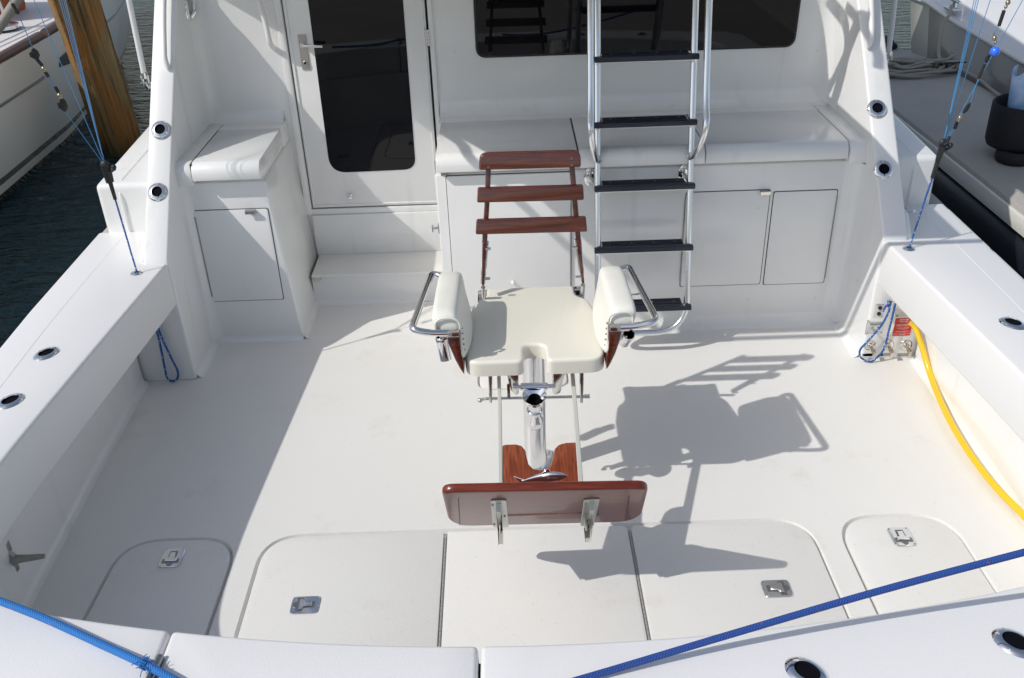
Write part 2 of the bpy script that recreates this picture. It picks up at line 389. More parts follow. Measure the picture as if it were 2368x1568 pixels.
def lid(pts, latch_px=None, ang=0):
    o = B('deck_hatch', prism([Vector(p)+Vector((0, 0, -.03)) for p in pts], (0, 0, .032), .006, 2), DECK)
    if latch_px: 
        c = at(*latch_px, 'Z', .002)
        # depth limit is thing > part > sub-part: plate, handle and screws are all sub-parts of the hatch
        c = Vector(c); ca, sa = cos(ang), sin(ang)
        def T(x, y, z=0): return c+Vector((x*ca-y*sa, x*sa+y*ca, z))
        pl = rounded([T(-.042, -.052), T(.042, -.052), T(.042, .052), T(-.042, .052)], .018, 4)
        tp = lambda k, z: [T(x*k, y*k, z) for x, y in ((-.034, -.032), (.034, -.032), (.034, -.010), (.017, -.004), (.015, .036), (-.015, .036), (-.017, -.004), (-.034, -.010))]
        sub(o, 'latch_plate', merge(prism([q+Vector((0, 0, .0005)) for q in pl], (0, 0, .004), .0015, 1), *[ball(T(x, y, .0045), .0045, 8, (1, 1, .5)) for x in (-.034, .034) for y in (-.044, .044)]), CHROME)
        sub(o, 'latch_recess', merge(prism(tp(1, .0046), (0, 0, .0008)), lathe([(.013, 0), (.013, .0008), (0, .0008)], T(0, -.034, .0047), (0, 0, 1), 14)), DULL)
        sub(o, 't_handle', prism(tp(.70, .0056), (0, 0, .004), .0015, 1), CHROME)
    return o
lA = lid(hA, (398, 1291), 0); lA['label'] = 'shaded hatch lid at the port side'
inset = lambda l, r: rounded(quad(l, r, YF, YT), [0, 0, 0, 0])
gx = Vector((.0065, 0, 0))
lB = lid(rounded(quad(hB_l, (s1[0]-gx, s1[1]-gx), YF, YT), [.16, .012, .01, .01], 8), (706, 1400), radians(-90))
# widths: point order is left-top, right-top, right-bottom, left-bottom
lC = lid(rounded(quad((s1[0]+gx, s1[1]+gx), (s2[0]-gx, s2[1]-gx), YF, YT), [.012, .03, .01, .01], 5))
lD = lid(rounded(quad((s2[0]+gx, s2[1]+gx), hD_r, YF, YT), [.03, .16, .01, .01], 8), (1796, 1362), radians(90))
lE = lid(hE, (2085, 1242), 0)
lF = lid(hF)
for s in (s1, s2):
    a, b_ = ext(*s, YF), ext(*s, 2.80)
    hb = prism([a+Vector((-.006, 0, -.012)), a+Vector((.006, 0, -.012)), b_+Vector((.006, 0, -.012)), b_+Vector((-.006, 0, -.012))], (0, 0, .006))
    kn = []
    n = 46
    for i in range(n):
        p = a+(b_-a)*((i+.5)/n); q = a+(b_-a)*((i+.5)/n+.9/n)
        kn.append(cyl(p+Vector((0, 0, -.004)), q+Vector((0, 0, -.004)), .0038, 8))
    B('piano_hinge', merge(hb, *kn), mat('hinge_metal', (.40, .40, .39), .5, .3))
# --- covering boards (one per side, one on the transom door)
def yin(x): return 1.665+.088*(x-XC)**2
def arc(x0, x1, f, n=10): return [Vector((x0+(x1-x0)*i/n, f(x0+(x1-x0)*i/n), 0)) for i in range(n+1)]
def yout(x): return yin(x)-.34
lipz0, lipz1 = .43, ZC
def board(pts, z0=lipz0, z1=lipz1, b=.014):
    return prism([Vector((p[0], p[1], z0)) for p in pts], (0, 0, z1-z0), b, 3)
L_in = [(-1.655, 4.46), (-1.655, 4.05), (-1.725, 2.9), (-1.742, 2.5), (-1.735, 2.2), (-1.69, 2.03), (-1.60, 1.935), (-1.48, 1.885)]
R_in = [(1.772, 4.46), (1.772, 4.05), (1.842, 2.9), (1.858, 2.5), (1.85, 2.2), (1.81, 2.03), (1.72, 1.935), (1.60, 1.885)]
L_out = [(-2.135, 4.46), (-2.125, 3.6), (-2.10, 3.0), (-2.06, 2.3), (-1.99, 1.75), (-1.85, 1.60)]
R_out = [(2.235, 4.46), (2.225, 3.6), (2.21, 3.0), (2.18, 2.3), (2.11, 1.75), (1.97, 1.60)]
seamA, seamB = -.94, -.118
def dense(pl, n=4): return [tuple(p[:2]) for p in spline([Vector((a, b, 0)) for a, b in pl], n)]
lp = [L_in[0], L_in[1]]+dense(L_in[1:])[1:]+[tuple(p[:2]) for p in arc(-1.36, seamA-.0035, yin, 6)]+[tuple(p[:2]) for p in arc(seamA-.0035, -1.6, yout, 6)]+L_out[::-1]
B('covering_board', board(lp), GRIP)
rp = [R_in[0], R_in[1]]+dense(R_in[1:])[1:]+[tuple(p[:2]) for p in arc(1.48, seamB+.0035, yin, 12)]+[tuple(p[:2]) for p in arc(seamB+.0035, 1.7, yout, 12)]+R_out[::-1]
B('covering_board', board(rp), GRIP)
mp_ = [tuple(p[:2]) for p in arc(seamA+.0035, seamB-.0035, yin, 8)]+[tuple(p[:2]) for p in arc(seamB-.0035, seamA+.0035, yout, 8)]
B('transom_door_cap', board(mp_), GRIP)
B('transom_door_seal', box(seamA-.02, seamA+.02, 1.35, 1.7, .44, .62), GAPM); B('transom_door_seal', box(seamB-.02, seamB+.02, 1.35, 1.64, .44, .62), GAPM)
# raised outboard edge of the covering boards: a thin moulded bead line
for ln in ([(-1.985, 4.45), (-1.985, 3.6), (-1.965, 3.0), (-1.93, 2.3)], [(2.09, 4.45), (2.085, 3.6), (2.07, 3.0), (2.04, 2.3)]):
    B('moulded_edge', tube([Vector((a, b, ZC-.0006)) for a, b in dense(ln)], .0017, 8), GEL)
# --- inner liner walls below the boards
def wall(pts, z0, z1, th, name='cockpit_liner', m=GEL, b=.0):
    """vertical strip with cove at the floor; pts are floor points, th thickness away from the cockpit"""
    bm = bmesh.new(); cx = Vector((XC, 3, 0)); R = []
    prof = [(-.035, 0.001), (-.018, .004), (-.006, .014), (0, .035), (0, z1)]
    P = [Vector((a, b2, 0)) for a, b2 in pts]
    for i, p in enumerate(P):
        t = (P[min(i+1, len(P)-1)]-P[max(i-1, 0)]).normalized(); n = Vector((t.y, -t.x, 0))
        if n.dot(cx-p) < 0: n = -n
        R.append([bm.verts.new(p-n*off+Vector((0, 0, z))) for off, z in prof]+[bm.verts.new(p-n*th+Vector((0, 0, z1)))])
    for a, c in zip(R, R[1:]):
        for k in range(len(a)-1): bm.faces.new((a[k], a[k+1], c[k+1], c[k]))
    return B(name, bm, m)
wl = dense([(-1.912, 4.03), (-1.895, 3.3), (-1.858, 2.5), (-1.84, 2.1), (-1.74, 1.98), (-1.5, 1.93)], 5)+[(x, yin(x)+.04) for x in (-1.3, -1.0, -.6, 0, .6, 1.0, 1.4)]+dense([(1.6, 1.93), (1.85, 1.98), (1.98, 2.1), (2.005, 2.5), (2.02, 3.3), (2.03, 4.0)], 5)
o_ = None
wall([p for p in wl], 0, lipz0+.005, .3)
# end bulkheads under the boards and pilaster side walls
def side_panel(x, s, yfoot):
    """cabin side with the raked aft post; s=-1 port, +1 starboard"""
    t = .12*s; r = .845
    y0 = yfoot
    pts = [(x, y0, 0), (x, y0, ZC+.0), (x, y0+.012, ZC+.03), (x, y0+.012+(1.95-ZC)*r, 1.95), (x, 5.6, 1.95), (x, 5.6, 0)]
    return prism([Vector(p) for p in pts], (t, 0, 0), .012, 3)
B('cabin_side', side_panel(-1.645, -1, 4.044), GEL)
B('cabin_side', side_panel(1.765, 1, 4.02), GEL)
B('end_bulkhead', box(-2.0, -1.66, 4.046, 4.12, 0, .60, .004), GEL)
eb = B('end_bulkhead', box(1.78, 2.1, 4.022, 4.10, 0, .60, .004), GEL)
for s, x, y in ((-1, -1.645, 4.044), (1, 1.765, 4.02)):      # foot block where post meets the board
    B('post_foot', prism([Vector((x+s*.1, y+.015, ZC-.02)), Vector((x+s*.1, y+.02, ZC+.02)), Vector((x+s*.1, y+.10, ZC+.10)), Vector((x+s*.1, y+.30, ZC+.11)), Vector((x+s*.1, y+.30, ZC-.02))], (s*.045, 0, 0), .012, 3), GEL)
# --- raised side decks forward of the boards
for s, xi, xo, xf in ((-1, -1.74, -2.09, -2.16), (1, 1.86, 2.165, 2.245)):
    pts = [Vector((xi, 4.45, .3)), Vector((xo-s*.0, 4.45, .3)), Vector((xf, 5.7, .3)), Vector((xf-s*.05, 8.0, .3)), Vector((xi, 8.0, .3))]
    B('side_deck', prism(pts, (0, 0, .62), .03, 4), GEL)
    pb = [Vector((xo-s*.12, 4.448, .67)), Vector((xo-s*.12, 4.448, .87)), Vector((xo-s*.12, 4.49, .918)), Vector((xf-s*.14, 5.7, .917)), Vector((xf-s*.19, 7.5, .917))]
    B('moulded_edge', tube(bent(pb, .03, 5), .008, 10), GEL)
# --- hull outside
def hull():
    o = [(-2.0, 1.42), (-2.12, 2.3), (-2.165, 3.2), (-2.18, 4.5), (-2.2, 6), (-2.1, 8.5), (-1.3, 11.5), (XC, 14)]
    p = o+[(2*XC-x, y) for x, y in o[::-1][1:]]
    p = [(a, b) for a, b in p]+[(1.9, 1.38), (1.2, 1.33), (XC, 1.29), (-1.1, 1.33), (-1.78, 1.38)]
    bm = bmesh.new(); R = []
    for z, k in ((.60, 1.0), (.45, 1.0), (.0, .985), (-.8, .95)):
        R.append([bm.verts.new(((a-XC)*k+XC, b, z)) for a, b in p])
    n = len(p)
    for a, c in zip(R, R[1:]):
        for i in range(n): bm.faces.new((a[i], a[(i+1) % n], c[(i+1) % n], c[i]))
    B('hull', bm, GEL)
hull()
# --- cabin aft bulkhead
YB = 5.10
B('cabin_bulkhead', box(-1.66, -1.163, YB, YB+.06, 0, 1.95), GEL)
B('cabin_bulkhead', box(-.402, 1.78, YB, YB+.06, 0, 1.95), GEL)
B('door_sill', box(-1.163, -.402, YB, YB+.06, 0, .488, .004), GEL)
B('door_surround', merge(box(-1.20, -1.165, YB-.012, YB+.01, .455, 1.94, .004), box(-.40, -.375, YB-.012, YB+.01, .455, 1.94, .004), box(-1.20, -.375, YB-.010, YB+.01, .455, .490, .004)), GEL)
B('door_jamb', box(-1.18, -.38, YB+.05, YB+.1, .40, 1.95), RUBBER)
# cove where bulkhead meets bench and side
# door
door = B('cabin_door', box(-1.156, -.414, YB-.004, YB+.04, .497, 1.93, .004), GEL)
sub(door, 'door_moulding', merge(box(-1.148, -1.138, YB-.009, YB, .51, 1.92, .002), box(-.432, -.424, YB-.009, YB, .51, 1.92, .002), box(-1.138, -.432, YB-.009, YB, .508, .516, .002)), GEL)
gp = [at(u, v, 'Y', YB-.004) for u, v in ((712, 0), (764, 400), (962, 391), (932, 0))]
gp[0] = gp[1]+(gp[0]-gp[1])*((1.86-gp[1].z)/(gp[0].z-gp[1].z)); gp[3] = gp[2]+(gp[3]-gp[2])*((1.86-gp[2].z)/(gp[3].z-gp[2].z))
gl = rounded(gp, [.09, .10, .07, .09], 10)
sub(door, 'door_glass', prism(gl, (0, -.004, 0), .0015, 1), GLASS)
hb = at(703, 121, 'Y', YB-.005)
sub(door, 'lock_plate', merge(box(hb.x-.021, hb.x+.021, YB-.009, YB-.0045, hb.z-.092, hb.z+.092, .0015, 1), cyl((hb.x, YB-.009, hb.z-.055), (hb.x, YB-.016, hb.z-.055), .012, 16, .002)), mat('brushed_plate', (.46, .43, .38), .42, .9, bump=(30, .1, .003)))
lv = at(700, 104, 'Y', YB-.03)
sub(door, 'lever_handle', merge(cyl((lv.x, YB-.009, lv.z), (lv.x, YB-.045, lv.z), .011, 16), tube(bent([(lv.x, YB-.03, lv.z), (lv.x, YB-.055, lv.z), (lv.x+.11, YB-.058, lv.z-.006)], .018), .009, 12, flat=(.8, 1.1))), CHROME)
sub(door, 'keyhole', cyl((hb.x, YB-.016, hb.z-.055), (hb.x, YB-.0175, hb.z-.055), .006, 12), HOLE)
for vv in (87, 390):
    hp = at(988 if vv < 200 else 1011, vv, 'Y', YB-.01)
    kn = [cyl((-.408, YB-.012, hp.z-.042+i*.017), (-.408, YB-.012, hp.z-.042+i*.017+.0155), .008, 12) for i in range(5)]
    sub(door, 'door_hinge', merge(box(-.423, -.393, YB-.010, YB-.0055, hp.z-.042, hp.z+.042), *kn), STEEL)
kp = at(807, 453, 'Y', YB-.02)
sub(door, 'door_stop', merge(box(kp.x-.018, kp.x+.018, YB-.010, YB-.0045, kp.z-.008, kp.z+.008, .002), cyl((kp.x, YB-.01, kp.z), (kp.x+.012, YB-.045, kp.z-.004), .007, 12, .001)), CHROME)
# window
wp = [at(u, v, 'Y', YB) for u, v in ((1104, 123), (1833, 113))]
wx0, wx1 = wp[0].x, wp[1].x; wz = (wp[0].z+wp[1].z)/2
wpts = lambda d, y: rounded([Vector((wx0-d, y, wz-d)), Vector((wx1+d, y, wz-d)), Vector((wx1+d+.01, y, 1.88+d)), Vector((wx0-d, y, 1.88+d))], .05+d, 8)
win = B('cabin_window', prism(wpts(.008, YB-.001), (0, -.006, 0), .002, 1), RUBBER)
sub(win, 'window_glass', prism(wpts(-.004, YB-.0065), (0, -.003, 0)), GLASS)
# steps
B('step_riser', box(-1.163, -.37, 4.83, 5.10, 0, .185), GEL)
st = B('step_tread', box(-1.155, -.372, 4.795, 5.075, .187, .207, .006), DECK)
st2 = B('step_riser', box(-1.163, -.37, 5.075, 5.098, .18, .455, .002), GEL)
B('step_bracket', box(-1.15, -1.11, 4.80, 4.84, .16, .186, .004), PALE)
# --- port console
ZL0, ZL1 = .945, 1.03
def lid_profile(x0, x1, y0, y1, z0, z1, r=.055, n=7):
    """lid with a big rounded front edge, extruded in x"""
    pr = [(y1, z0), (y1, z1)]+[(y0+r-sin(pi/2*k/n)*r, z1-r+cos(pi/2*k/n)*r) for k in range(n+1)]+[(y0, z0)]
    return prism([Vector((x0, y, z)) for y, z in pr], (x1-x0, 0, 0), .004, 2, 60)
YK = 4.43
B('console', prism([Vector((x, YK, z)) for x, z in ((-1.66, 0), (-1.158, 0), (-1.224, .918), (-1.66, .918))], (0, YB-YK, 0), .010, 3), GEL)
B('console', box(-1.66, -1.236, YK+.02, YB-.002, .90, .944), GEL)
B('console_shoulder', lid_profile(-1.66, -1.572, YK-.045, YB, .918, ZL1, .06), GEL)
B('console_shoulder', prism([Vector((x, 4.935, z)) for x, z in ((-1.572, .925), (-1.223, .925), (-1.231, ZL1-.003), (-1.572, ZL1-.003))], (0, YB-4.936, 0), .006, 3), GEL)
B('console_lid', lid_profile(-1.566, -1.230, YK-.05, 4.932, ZL0, ZL1), GEL)
B('lid_seam', merge(box(-1.570, -1.235, 4.9315, 4.9355, ZL1-.02, ZL1-.0022), box(-1.5725, -1.5655, YK-.03, 4.93, ZL1-.03, ZL1-.0035)), GAPM)
B('lid_seam', merge(box(-.36, 1.67, 4.9315, 4.9355, ZL1-.02, ZL1-.0022), box(.336, .348, YK-.02, 4.93, ZL1-.03, ZL1-.006)), GAPM)
def front_panel(name, q, y=YK, th=.005, hinge=None, pull=None, r=.012):
    pts = [at(u, v, 'Y', y) for u, v in q]
    x0 = (pts[0].x+pts[3].x)/2; x1 = (pts[1].x+pts[2].x)/2; z1 = (pts[0].z+pts[1].z)/2; z0 = (pts[2].z+pts[3].z)/2
    fr = rounded([Vector((x0-.004, y+.001, z0-.004)), Vector((x1+.004, y+.001, z0-.004)), Vector((x1+.004, y+.001, z1+.004)), Vector((x0-.004, y+.001, z1+.004))], r, 4)
    pn = rounded([Vector((x0, y, z0)), Vector((x1, y, z0)), Vector((x1, y, z1)), Vector((x0, y, z1))], r, 4)
    o = B(name, prism(pn, (0, -th, 0), .002, 2), GEL)
    sub(o, 'panel_gap', prism(fr, (0, -.0022, 0)), GAPM)
    if hinge:
        hx = x0-.002 if hinge < 0 else x1+.002
        n = 40; hh = z1-z0-.06
        sub(o, 'piano_hinge', merge(*[cyl((hx, y-.003, z0+.03+hh*i/n), (hx, y-.003, z0+.03+hh*(i+.8)/n), .0045, 8) for i in range(n)]), DULL)
    if pull is not None:
        p = at(*pull, 'Y', y)
        sub(o, 'pull_tab', merge(box(p.x-.026, p.x+.026, y-.022, y-.001, z1-.005, z1-.001, .001, 1), box(p.x-.026, p.x+.026, y-.025, y-.021, z1-.020, z1-.001, .001, 1)), STEEL)
    return o, x0, x1, z0, z1
front_panel('console_door', [(447, 490), (617, 480), (657, 690), (497, 697)], hinge=-1, pull=(580, 486))
np_ = at(1143, 525, 'Y', YK)
# --- centre and starboard bench cabinet
XL = -.372
B('bench_cabinet', box(XL, 1.78, YK, YB, 0, .918, .008, 3), GEL)
B('bench_cabinet', box(XL+.02, 1.78, YK+.025, YB, .90, .944), GEL)
B('bench_ledge', box(XL, 1.680, 4.935, YB, .93, ZL1-.003, .004), GEL)
B('bench_ledge', lid_profile(1.682, 1.78, YK-.045, YB, .918, ZL1-.003, .06), GEL)
B('bench_lid', lid_profile(XL+.012, .338, YK-.05, 4.932, ZL0, ZL1), GEL)
B('bench_lid', lid_profile(.346, .966, YK-.05, 4.932, ZL0, ZL1), GEL)
B('bench_lid', lid_profile(.972, 1.672, YK-.05, 4.932, ZL0, ZL1), GEL)
# coved corners
def cove(p, q, n1, n2, r, m=GEL, name='moulded_cove'):
    p, q, n1, n2 = map(Vector, (p, q, n1, n2)); bm = bmesh.new(); A = []; Bq = []
    c0 = p+n1*r+n2*r; c1 = q+n1*r+n2*r
    for k in range(9):
        a = pi/2*k/8; d = -n1*cos(a)*r-n2*sin(a)*r; A.append(bm.verts.new(c0+d)); Bq.append(bm.verts.new(c1+d))
    for k in range(8): bm.faces.new((A[k], A[k+1], Bq[k+1], Bq[k]))
    return B(name, bm, m)
yz = (0, -1, 0); zz = (0, 0, 1)
cove((-1.645, YB-.0005, ZL1-.0035), (-1.24, YB-.0005, ZL1-.0035), yz, zz, .06)
cove((-.37, YB-.0005, ZL1-.0035), (1.765, YB-.0005, ZL1-.0035), yz, zz, .08)
cove((-1.6455, YB, ZL1), (-1.6455, YB, 1.94), (1, 0, 0), yz, .07)
cove((1.7655, YB, ZL1), (1.7655, YB, 1.94), (-1, 0, 0), yz, .09)
cove((-1.6455, YK, 0), (-1.6455, YK, .915), (1, 0, 0), yz, .05)
cove((1.7655, YK, 0), (1.7655, YK, .915), (-1, 0, 0), yz, .08)
cove((-1.6455, 4.06, .0), (-1.6455, YK-.03, 0), (1, 0, 0), zz, .035)
cove((1.7655, 4.04, .0), (1.7655, YK-.05, 0), (-1, 0, 0), zz, .04)
cove((-1.64, YK, 0.0), (-1.16, YK, 0), yz, zz, .03)
cove((XL, YK, 0.0), (1.76, YK, 0), yz, zz, .06)
cove((-1.1605, YK, 0), (-1.1605, 4.83, 0), (1, 0, 0), zz, .03)
cove((-1.16, 4.83, 0), (XL, 4.83, 0), yz, zz, .03)
# freezer door
fz, fx0, fx1, fz0, fz1 = front_panel('freezer_door', [(1034, 402), (1319, 402), (1319, 700), (1050, 705)], th=.012, hinge=1)
B('freezer_gasket', box(XL+.03, XL+.06, YK-.004, YK+.03, .915, .943), DULL)
fn = at(1186, 652, 'Y', YK-.012)
sub(fz, 'drain_plug', cyl((fn.x, YK-.011, fn.z), (fn.x+.002, YK-.04, fn.z), .009, 14, .002), VINYL)
front_panel('locker_door', [(1580, 443), (1771, 442), (1765, 656), (1580, 661)], hinge=-1, pull=(1768, 444))
front_panel('locker_door', [(1782, 442), (1940, 441), (1900, 654), (1773, 656)], hinge=1)
lt = at(1016, 528, 'X', XL)
B('hold_back_latch', merge(box(XL-.006, XL, lt.y-.02, lt.y+.02, lt.z-.026, lt.z+.026, .003), cyl((XL-.004, lt.y, lt.z), (XL-.032, lt.y-.004, lt.z), .009, 12, .002), cyl((XL-.032, lt.y, lt.z-.018), (XL-.032, lt.y, lt.z+.018), .006, 10)), CHROME)
# --- flybridge deck overhead (its shadow falls on the bench)
ov = [(-.98, 3.47), (-.98, 3.98), (-1.38, 4.69), (-1.80, 5.02), (-1.80, 8.5), (1.90, 8.5), (1.90, 5.09), (1.32, 4.98), (.86, 4.62), (.86, 3.47)]
B('flybridge_deck', prism([Vector((a, b, 1.96)) for a, b in ov], (0, 0, .07), .01, 2), GEL)
B('cabin_roof', box(-1.80, 1.92, 5.3, 8.5, 2.035, 2.08), GEL)
B('unseen_rail', tube(bent([(-2.1, 5.2, 2.12), (-1.62, 4.75, 2.12), (-1.24, 4.05, 2.12), (-1.24, 3.36, 2.12), (1.12, 3.36, 2.12), (1.12, 3.7, 2.12)], .15), .021, 10), ALU)
B('dock_shade_block', box(1.46, 1.92, 4.45, 5.3, 2.12, 3.3, .03), GEL)  # blocks added overhead, out of frame, to throw shade on the dock
B('dock_shade_block', box(-1.5, 1.92, 5.3, 8.5, 2.08, 3.3, .03), GEL)
def up_to(pl, h, X=1.765): return [at(2800/1.7297+x/1.5077/1.7297, y/1.5077/1.7297, 'X', X)+Vector((-KX*h, -KY*h, h)) for x, y in pl]  # lifts shadow strokes on the starboard wing back towards the sun
B('unseen_rail', tube(spline(up_to([(820, 60), (868, 120), (885, 220), (872, 330), (820, 450), (770, 560), (740, 660)], 1.02), 6), .028, 10), ALU)  # bent tubes added out of frame, only to cast the wing's curved shadows
B('unseen_rail', tube(spline(up_to([(975, 80), (930, 190), (890, 300), (862, 420), (835, 520), (800, 640), (780, 720)], 1.10), 6), .050, 10), ALU)
B('unseen_rail', tube(spline(up_to([(880, 40), (960, 130), (1010, 230), (1020, 330)], 1.10), 6), .020, 10), ALU)
# --- moulded grab rails
def grab(pts, r=.013):
    P = bent(pts, .05, 6)
    B('grab_rail', tube(P, r, 12), GEL)
grab([(-1.25, YB, 1.86), (-1.30, YB-.06, 1.84), at(611, 40, 'Y', YB-.06), at(624, 100, 'Y', YB-.06), at(634, 112, 'Y', YB-.002)], .014)
def on_post(u, v, x0, off=.0):
    """point on the raked post face, off metres proud of it"""
    r = .845; y0 = 4.056 if x0 < 0 else 4.032
    d = ray(u, v); # plane: y - r z = y0 - r*.69
    n = Vector((0, 1, -r)); c = y0-r*(ZC+.03)-off*math.hypot(1, r)
    return EYE+d*((c-EYE.dot(n))/d.dot(n))
grab([on_post(380, -60, -1, .0), on_post(379, -50, -1, .028), on_post(378, 60, -1, .028), on_post(380, 135, -1, .026), on_post(388, 158, -1, 0)], .014)
grab([on_post(2012, -60, 1, .0), on_post(2013, -50, 1, .028), on_post(2016, 60, 1, .028), on_post(2014, 98, 1, .024), on_post(2006, 108, 1, 0)], .014)
# --- rod holders
def rod_holder(c, n, long=(0, 1, 0), rx=.047, el=1.0, name='rod_holder', tilt=None):
    c = Vector(c); n = Vector(n).normalized(); l = Vector(long); l = (l-n*l.dot(n)).normalized(); w = n.cross(l)
    prof = [(.024, .002), (.026, .009), (.034, .008), (rx-.004, .004), (rx, 0), (rx, -.003)]
    bm = lathe(prof, c, n, 36, el, l)
    hd = merge(*[ball(c+(l*cos(a)*el+w*sin(a))*(rx*.80)+n*.0045, .0042, 8) for a in (pi/2, pi/2+2*pi/3, pi/2+4*pi/3)])
    o = B(name, merge(bm, hd), CHROME)
    sub(o, 'socket', lathe([(.0262, .0085), (.0225, .0012), (0, .0010)], c, n, 28, el, l), HOLE)  # shallow dish; its black colour replaces the shade of a deep bore
for u, v in ((373, 300), (366, 444)): rod_holder(on_post(u, v, -1)+Vector((-.004, 0, 0)), (0, -1, .845), (1, 0, 0))
for u, v in ((2028, 251), (2043, 392)): rod_holder(on_post(u, v, 1), (0, -1, .845), (1, 0, 0))
for u, v, l in ((108, 818, (.5, 1, 0)), (25, 928, (.45, 1, 0)), (2342, 748, (-.45, 1, 0)), (1866, 1556, (-.95, 1, 0)), (2348, 1487, (-.9, 1, 0))):
    rod_holder(at(u, v, 'Z', ZC), (0, 0, 1), l, .044, 1.28)
# oval deck fitting and pad eyes
of = at(2095, 487, 'Z', ZC)
B('deck_fill_cap', lathe([(0, .009), (.03, .009), (.036, .004), (.038, 0)], of, zz, 28, 1.3, (1, .2, 0)), CHROME)
for u, v in ((317, 631), (2102, 575)):
    p = at(u, v, 'Z', ZC); B('halyard_eye', merge(lathe([(.010, .004), (.014, .008), (.022, .006), (.028, .001)], p, zz, 24, 1.1)), CHROME)
    B('halyard_bore', lathe([(0, .003), (.011, .0045)], p, zz, 16), HOLE)
# chrome fairlead high on the port side
fp = at(433, 12, 'X', -1.645)
B('spring_cleat', lathe([(0, .012), (.025, .012), (.038, .006), (.042, 0)], fp, (1, 0, 0), 24, 1.9, (0, .3, 1)), CHROME)
B('spring_cleat', tube([fp+Vector((.012, -.02, .05)), fp+Vector((.035, 0, .02)), fp+Vector((.035, .0, -.03)), fp+Vector((.012, -.01, -.06))], .010, 10), CHROME)
# mooring cleat under the port board
cb = Vector((-1.872, 2.545, .20))
cl = merge(box(cb.x-.01, cb.x+.012, cb.y-.026, cb.y+.026, cb.z+.02, cb.z+.075, .008, 3), box(cb.x-.01, cb.x+.012, cb.y-.026, cb.y+.026, cb.z-.075, cb.z-.02, .008, 3),
           tube([cb+Vector((.0, 0, .035)), cb+Vector((.03, 0, 0)), cb+Vector((.0, 0, -.035))], .011, 12),
           tube([cb+Vector((.0, -.005, 0)), cb+Vector((.035, -.005, 0)), cb+Vector((.075, -.005, .004)), cb+Vector((.135, -.005, .010))], [.017, .0165, .013, .009], 14, flat=(1.0, .85)))
B('mooring_cleat', cl, DULL)
# transom door hinge pins on the seam
sa = Vector((seamA, yin(seamA)-.06, ZC+.006))
B('door_pin', merge(cyl(sa+Vector((.004, -.035, 0)), sa+Vector((-.002, -.125, 0)), .0105, 14, .002), cyl(sa+Vector((-.002, -.13, 0)), sa+Vector((-.006, -.26, 0)), .0105, 14, .002)), DULL)
# --- wash-down panel on the starboard end bulkhead
YP = 4.022
def pan(x, y): return at(*cr(3300, 1100, 3.92, x, y), 'Y', YP)
def plate_quad(name, q, m, th=.003):
    P = [pan(*a) for a in q]
    x0 = (P[0].x+P[3].x)/2; x1 = (P[1].x+P[2].x)/2; z1 = (P[0].z+P[1].z)/2; z0 = (P[2].z+P[3].z)/2
    return B(name, box(x0, x1, YP-th, YP+.001, z0, z1, .0008, 1), m), x0, x1, z0, z1
o1, a0, a1, b0, b1 = plate_quad('switch_plate', [(785, 447), (945, 440), (905, 660), (742, 657)], WHITEP)
sub(o1, 'plate_edge', box(a0-.002, a1+.002, YP-.001, YP, b0-.002, b1+.002), INK)
for x, y in ((857, 508), (838, 600)):
    p = pan(x, y); sub(o1, 'push_button', lathe([(.010, 0), (.0095, .006), (.006, .008), (0, .008)], (p.x, YP-.003, p.z), (0, -1, 0), 18), RUBBER)
tp = pan(865, 462); sub_t = text('plate_lettering', 'FRESH WATER', .0055, (tp.x, YP-.0038, tp.z), (1, 0, 0), zz, INK, o1); sub_t.matrix_parent_inverse = parent_inv(o1)
o2, c0, c1, d0, d1 = plate_quad('switch_plate', [(680, 712), (935, 712), (893, 920), (625, 915)], WHITEP)
sub(o2, 'plate_edge', box(c0-.002, c1+.002, YP-.001, YP, d0-.002, d1+.002), INK)
tp = pan(800, 762); tt = text('plate_lettering', 'SALT WATER\nWASHDOWN', .010, (tp.x, YP-.0038, tp.z), (1, 0, 0), zz, INK, o2, ls=.85); tt.matrix_parent_inverse = parent_inv(o2)
p = pan(742, 825); sub(o2, 'toggle_switch', merge(cyl((p.x, YP-.003, p.z), (p.x, YP-.012, p.z), .008, 14), cyl((p.x, YP-.012, p.z), (p.x, YP-.03, p.z-.008), .004, 10)), STEEL)
p = pan(832, 818); sub(o2, 'indicator', cyl((p.x, YP-.003, p.z), (p.x, YP-.006, p.z), .005, 12), RUBBER)
sub(o2, 'corner_screw', merge(*[ball((x, YP-.003, z), .003, 8) for x in (c0+.008, c1-.008) for z in (d0+.008, d1-.008)]), DULL)
o3, e0, e1, f0, f1 = plate_quad('warning_placard', [(1125, 675), (1400, 675), (1310, 952), (1040, 948)], RED)
cx = (e0+e1)/2
def pt(s, size, fz_, al='CENTER', x=None):
    t_ = text('placard_lettering', s, size, (cx if x is None else x, YP-.0036, f1-(f1-f0)*fz_), (1, 0, 0), zz, WINK, o3, al, .95); t_.matrix_parent_inverse = parent_inv(o3)
pt('DANGER', .011, .07); pt('TO MINIMIZE SHOCK AND\nFIRE HAZARDS', .0056, .18)
pt('1. TURN OFF BREAKER SWITCH\nBEFORE CONNECTING OR\nDISCONNECTING SHORE CABLE', .0050, .38); pt('2. CONNECT SHORE CABLE\nAT BOAT FIRST, THEN\nAT DOCK', .0050, .58)
pt('3. CLOSE SHORE POWER INLET\nCOVER TIGHTLY', .0050, .76); pt('DO NOT ALTER SHORE POWER CABLE\nCONNECTORS', .0050, .90)
o4 = B('blank_plate', box(e0-.01, e1+.02, YP-.004, YP+.001, f1+.01, f1+.10, .001, 1), WHITEP)
p = pan(1127, 637); sub(o4, 'screw', ball((p.x, YP-.004, p.z), .006, 10), DULL)
